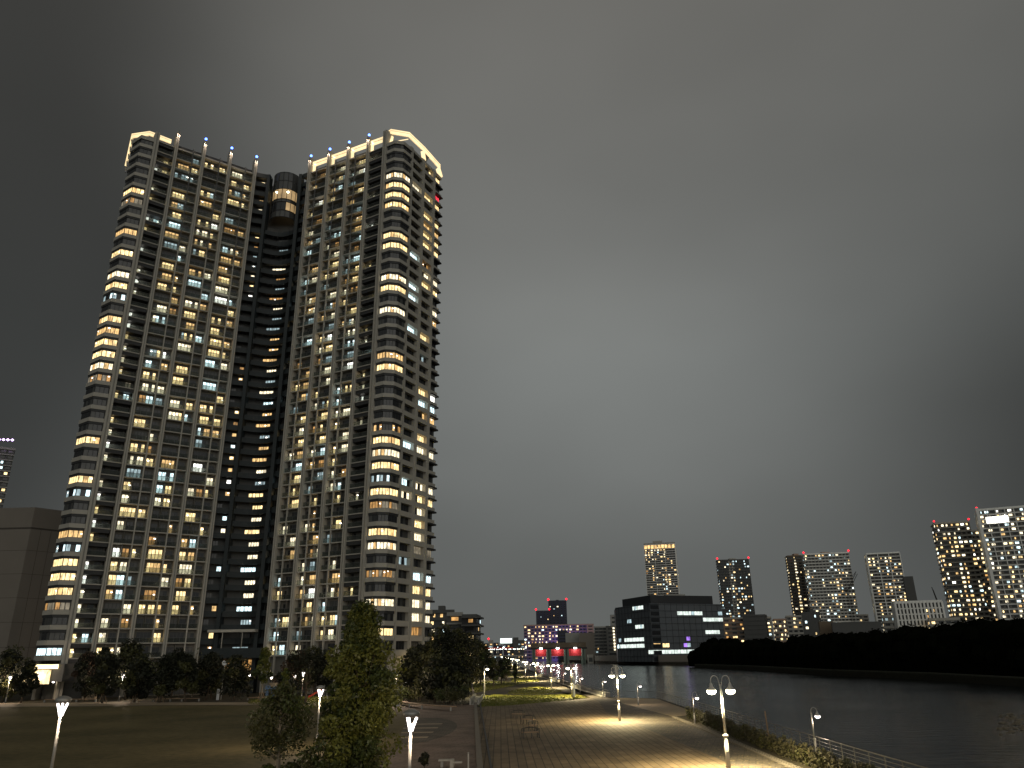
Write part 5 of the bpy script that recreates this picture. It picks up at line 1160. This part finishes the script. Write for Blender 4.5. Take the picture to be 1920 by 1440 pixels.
def long_bench(label, p0, p1, h=.5, w=.55, curve=0):
    t_ = thing('bench', label, 'bench', (*p0, 0)); d = Vector(p1)-Vector(p0); n = 8; m_ = MB(); lg = []
    nn = Vector((d.y, -d.x)).normalized(); P_ = [Vector((0, 0))+d*i/n+nn*curve*math.sin(math.pi*i/n) for i in range(n+1)]
    for i in range(n):
        a, c = P_[i], P_[i+1]; o_ = nn*w
        m_.hexa([(a.x, a.y, h-.1), (c.x, c.y, h-.1), (c.x-o_.x, c.y-o_.y, h-.1), (a.x-o_.x, a.y-o_.y, h-.1), (a.x, a.y, h), (c.x, c.y, h), (c.x-o_.x, c.y-o_.y, h), (a.x-o_.x, a.y-o_.y, h)], 'wood')
    m_.build('seat', t_)
    for i in (0, 3, 5, 8):
        a = P_[i]; m_ = MB(); m_.hexa([(a.x-.1, a.y+.05, 0), (a.x+.1, a.y+.05, 0), (a.x+.1, a.y+.45, 0), (a.x-.1, a.y+.45, 0), (a.x-.1, a.y+.05, h-.101), (a.x+.1, a.y+.05, h-.101), (a.x+.1, a.y+.45, h-.101), (a.x-.1, a.y+.45, h-.101)], 'concrete_mid'); m_.build('leg', t_)
long_bench('long low wooden bench left behind the dark lawn', G(82, 1317), G(178, 1316), .55)
long_bench('long low wooden bench in the middle behind the dark lawn', G(286, 1316), G(372, 1315), .55)
long_bench('pale long bench behind the slim staked tree', G(464, 1313), G(530, 1312), .5)
long_bench('long curved wooden bench in front of the border bushes', G(750, 1322), G(845, 1333), .6, 1.0, 1.5)
q = G(745, 1324); t_ = thing('light_box', 'small pale box at the left end of the curved bench', 'box', (*q, 0)); m_ = MB(); m_.box(-.3, .3, -.3, .3, .0, .7, 'white_paint'); m_.build('body', t_); m_ = MB(); m_.box(-.36, .36, -.36, .36, .701, .78, 'metal_grey'); m_.build('lid', t_)
# concrete bench at the lower edge, thin post
q = G(842, 1438); t_ = thing('bench', 'angular pale concrete bench cut by the lower picture edge', 'bench', (*q, 0)); m_ = MB()
m_.box(-.75, .1, -.3, .2, .40, .5, 'concrete_light'); m_.box(.1, .35, -.6, .3, 0, .5, 'concrete_light'); m_.box(.35, .95, -.5, -.1, .28, .38, 'concrete_light'); m_.box(-.6, -.4, -.2, .1, 0, .399, 'concrete_mid'); m_.build('seat', t_)
q = atY(878, 1440, 56); m_ = MB(); m_.tube([(q[0], 56, 0), (q[0], 56, atY(878, 1412, 56)[2])], .06, 'metal_pole', 8); m_.lathe([(.06, 0), (.1, .02), (.0, .05)], 'metal_pole', (q[0], 56, atY(878, 1412, 56)[2])); tag(m_.build('post'), 'thin pale metal post at the lower edge beside the kerb line', 'post')
# white pillar sign by the third twin lamp
q = G(1077, 1307); t_ = thing('pillar_sign', 'tall white pillar sign with slanted top beside the third twin lamp', 'sign', (*q, 0)); m_ = MB()
m_.hexa([(-.17, -.12, 0), (.17, -.12, 0), (.17, .12, 0), (-.17, .12, 0), (-.17, -.12, 4.1), (.17, -.12, 3.7), (.17, .12, 3.7), (-.17, .12, 4.1)], 'white_paint'); m_.build('body', t_); m_ = MB(); m_.box(-.13, .13, -.135, -.122, 2.3, 2.9, 'metal_grey'); m_.build('panel', t_)
# clock on pole
q = G(414, 1312); qz = atY(417, 1243, q[1]); t_ = thing('park_clock', 'round clock on a tall pole among the dark trees', 'clock', (q[0], q[1], 0)); m_ = MB(); m_.tube([(0, 0, 0), (0, 0, qz[2])], .07, 'metal_pole', 8); m_.build('pole', t_)
m_ = MB(); m_.tube([(0, -.14, qz[2]), (0, .02, qz[2])], .52, 'concrete_mid', 20); m_.build('dial', t_); m_ = MB(); m_.tube([(0, -.145, qz[2]), (0, -.16, qz[2])], .46, 'white_paint', 20); m_.build('face', t_)
m_ = MB(); m_.box(-.02, .02, -.18, -.165, qz[2], qz[2]+.34, 'frame_dark'); m_.box(0, .22, -.18, -.166, qz[2]-.02, qz[2]+.02, 'frame_dark'); m_.build('hand', t_)
# info post left
q = G(411, 1312); m_ = MB(); m_.box(q[0]-.25, q[0]+.25, q[1]-1, q[1]-.8, 0, 2.0, 'white_paint'); m_.box(q[0]-.2, q[0]+.2, q[1]-1.02, q[1]-1.001, 1.1, 1.8, 'metal_grey'); tag(m_.build('notice_board'), 'slim pale notice board below the round clock', 'sign')
# red slide and a blue rocker
q = G(596, 1311); t_ = thing('slide', 'red playground slide left of the glowing park lamp', 'slide', (*q, 0)); m_ = MB()
m_.hexa([(-1.8, -.3, .25), (-1.8, .3, .25), (1.0, .3, 1.7), (1.0, -.3, 1.7), (-1.8, -.3, .33), (-1.8, .3, .33), (1.0, .3, 1.8), (1.0, -.3, 1.8)], 'slide_red')
for s in (-.3, .3): m_.hexa([(-1.8, s-.03, .25), (-1.8, s+.03, .25), (1.0, s+.03, 1.7), (1.0, s-.03, 1.7), (-1.8, s-.03, .6), (-1.8, s+.03, .6), (1.0, s+.03, 2.0), (1.0, s-.03, 2.0)], 'slide_red')
m_.build('chute', t_); m_ = MB()
for s in (-.3, .3): m_.tube([(1.05, s, 0), (1.05, s, 2.5)], .05, 'metal_grey', 6); m_.tube([(1.9, s, 0), (1.3, s, 1.8)], .04, 'metal_grey', 6)
for i in range(5): m_.tube([(1.85-i*.12, -.3, .25+i*.33), (1.85-i*.12, .3, .25+i*.33)], .025, 'metal_grey', 5)
m_.build('ladder', t_)
q = G(507, 1307); t_ = thing('play_hut', 'small pale blue play hut behind the slim staked tree', 'play hut', (*q, 0)); m_ = MB(); m_.box(-.9, .9, -.5, .5, 0, 1.5, 'play_blue'); m_.build('wall', t_)
m_ = MB(); m_.hexa([(-1.1, -.7, 1.501), (1.1, -.7, 1.501), (1.1, .7, 1.501), (-1.1, .7, 1.501), (-1.1, -.05, 2.2), (1.1, -.05, 2.2), (1.1, .05, 2.2), (-1.1, .05, 2.2)], 'play_blue'); m_.build('roof', t_); m_ = MB(); m_.box(-.3, .3, -.53, -.501, .1, 1.2, 'frame_dark'); m_.build('doorway', t_)
# small steps wall at the kerb line
q = G(889, 1322); t_ = thing('steps', 'short pale ramp with side walls where the kerb line meets the grass', 'steps', (*q, 0)); m_ = MB()
for i in range(5): m_.box(-.4, .5, i*3.0, i*3.0+2.99, 0, .12+i*.12, 'concrete_light')
m_.build('tread', t_); m_ = MB(); m_.box(-.75, -.5, 0, 16, 0, 1.0, 'concrete_light'); m_.box(.6, .8, 0, 16, 0, .9, 'concrete_mid'); m_.build('side_wall', t_)

# ------------------------------------------------------------------ two walkers
def person(label, x, y, rz, top, legs, lift):
    root = thing('person', label, 'person', (x, y, 0), rz)
    V_ = [(0, 0, .95), (0, 0, 1.2), (0, 0, 1.42), (0, 0, 1.52), (0, 0, 1.64), (-.18, 0, 1.40), (-.23, .03, 1.15), (-.22, -.05, .90), (-.21, -.07, .80), (.18, 0, 1.40), (.24, -.03, 1.15), (.23, -.12, .92), (.22, -.15, .82),
          (-.10, 0, .90), (-.10, -.12*lift, .50), (-.10, -.05*lift, .08), (-.10, -.20, .04), (.10, 0, .90), (.10, .14*lift, .50), (.10, .30*lift, .12), (.10, .16, .05)]
    E_ = [(0, 1), (1, 2), (2, 3), (3, 4), (2, 5), (5, 6), (6, 7), (7, 8), (2, 9), (9, 10), (10, 11), (11, 12), (0, 13), (13, 14), (14, 15), (15, 16), (0, 17), (17, 18), (18, 19), (19, 20)]
    rad = [.15, .13, .15, .055, .10, .065, .048, .035, .04, .065, .048, .035, .04, .09, .065, .045, .035, .09, .065, .045, .035]
    me = bpy.data.meshes.new('body'); me.from_pydata(V_, E_, []); o = bpy.data.objects.new('body', me); col.objects.link(o); o.parent = root
    md = o.modifiers.new('skin', 'SKIN'); sv = me.skin_vertices[0].data
    for i, r_ in enumerate(rad): sv[i].radius = (r_, r_*.85)
    sv[0].use_root = True; o.modifiers.new('sub', 'SUBSURF').levels = 1
    me.materials.append(MAT['skin'])
    def garment(name, idx, ed, gr, mat):
        mp_ = {j: i for i, j in enumerate(idx)}; me = bpy.data.meshes.new(name); me.from_pydata([V_[j] for j in idx], [(mp_[a], mp_[b]) for a, b in ed], [])
        o = bpy.data.objects.new(name, me); col.objects.link(o); o.parent = root; o.modifiers.new('skin', 'SKIN')
        for i, j in enumerate(idx): me.skin_vertices[0].data[i].radius = ((rad[j]+gr), (rad[j]+gr)*.85)
        me.skin_vertices[0].data[0].use_root = True; o.modifiers.new('sub', 'SUBSURF').levels = 1; me.materials.append(MAT[mat])
    garment('shirt', [1, 0, 2, 5, 6, 9, 10], [(1, 0), (1, 2), (2, 5), (5, 6), (2, 9), (9, 10)], .025, top)
    garment('trousers', [0, 13, 14, 15, 17, 18, 19], [(0, 13), (13, 14), (14, 15), (0, 17), (17, 18), (18, 19)], .018, legs)
    m_ = MB(); m_.lathe([(0, 1.76), (.09, 1.74), (.118, 1.66), (.112, 1.58), (.09, 1.55)], 'hair', (0, .015, 0), 10); m_.build('hair', root, smooth=True)
p = G(1048, 1287); person('person in a pale shirt walking away on the promenade', p[0], p[1], R(175), 'cloth_white', 'cloth_dark', 1)
p = G(1055, 1287); person('person in dark clothes walking beside the one in pale', p[0], p[1], R(178), 'cloth_dark', 'cloth_dark', -.8)
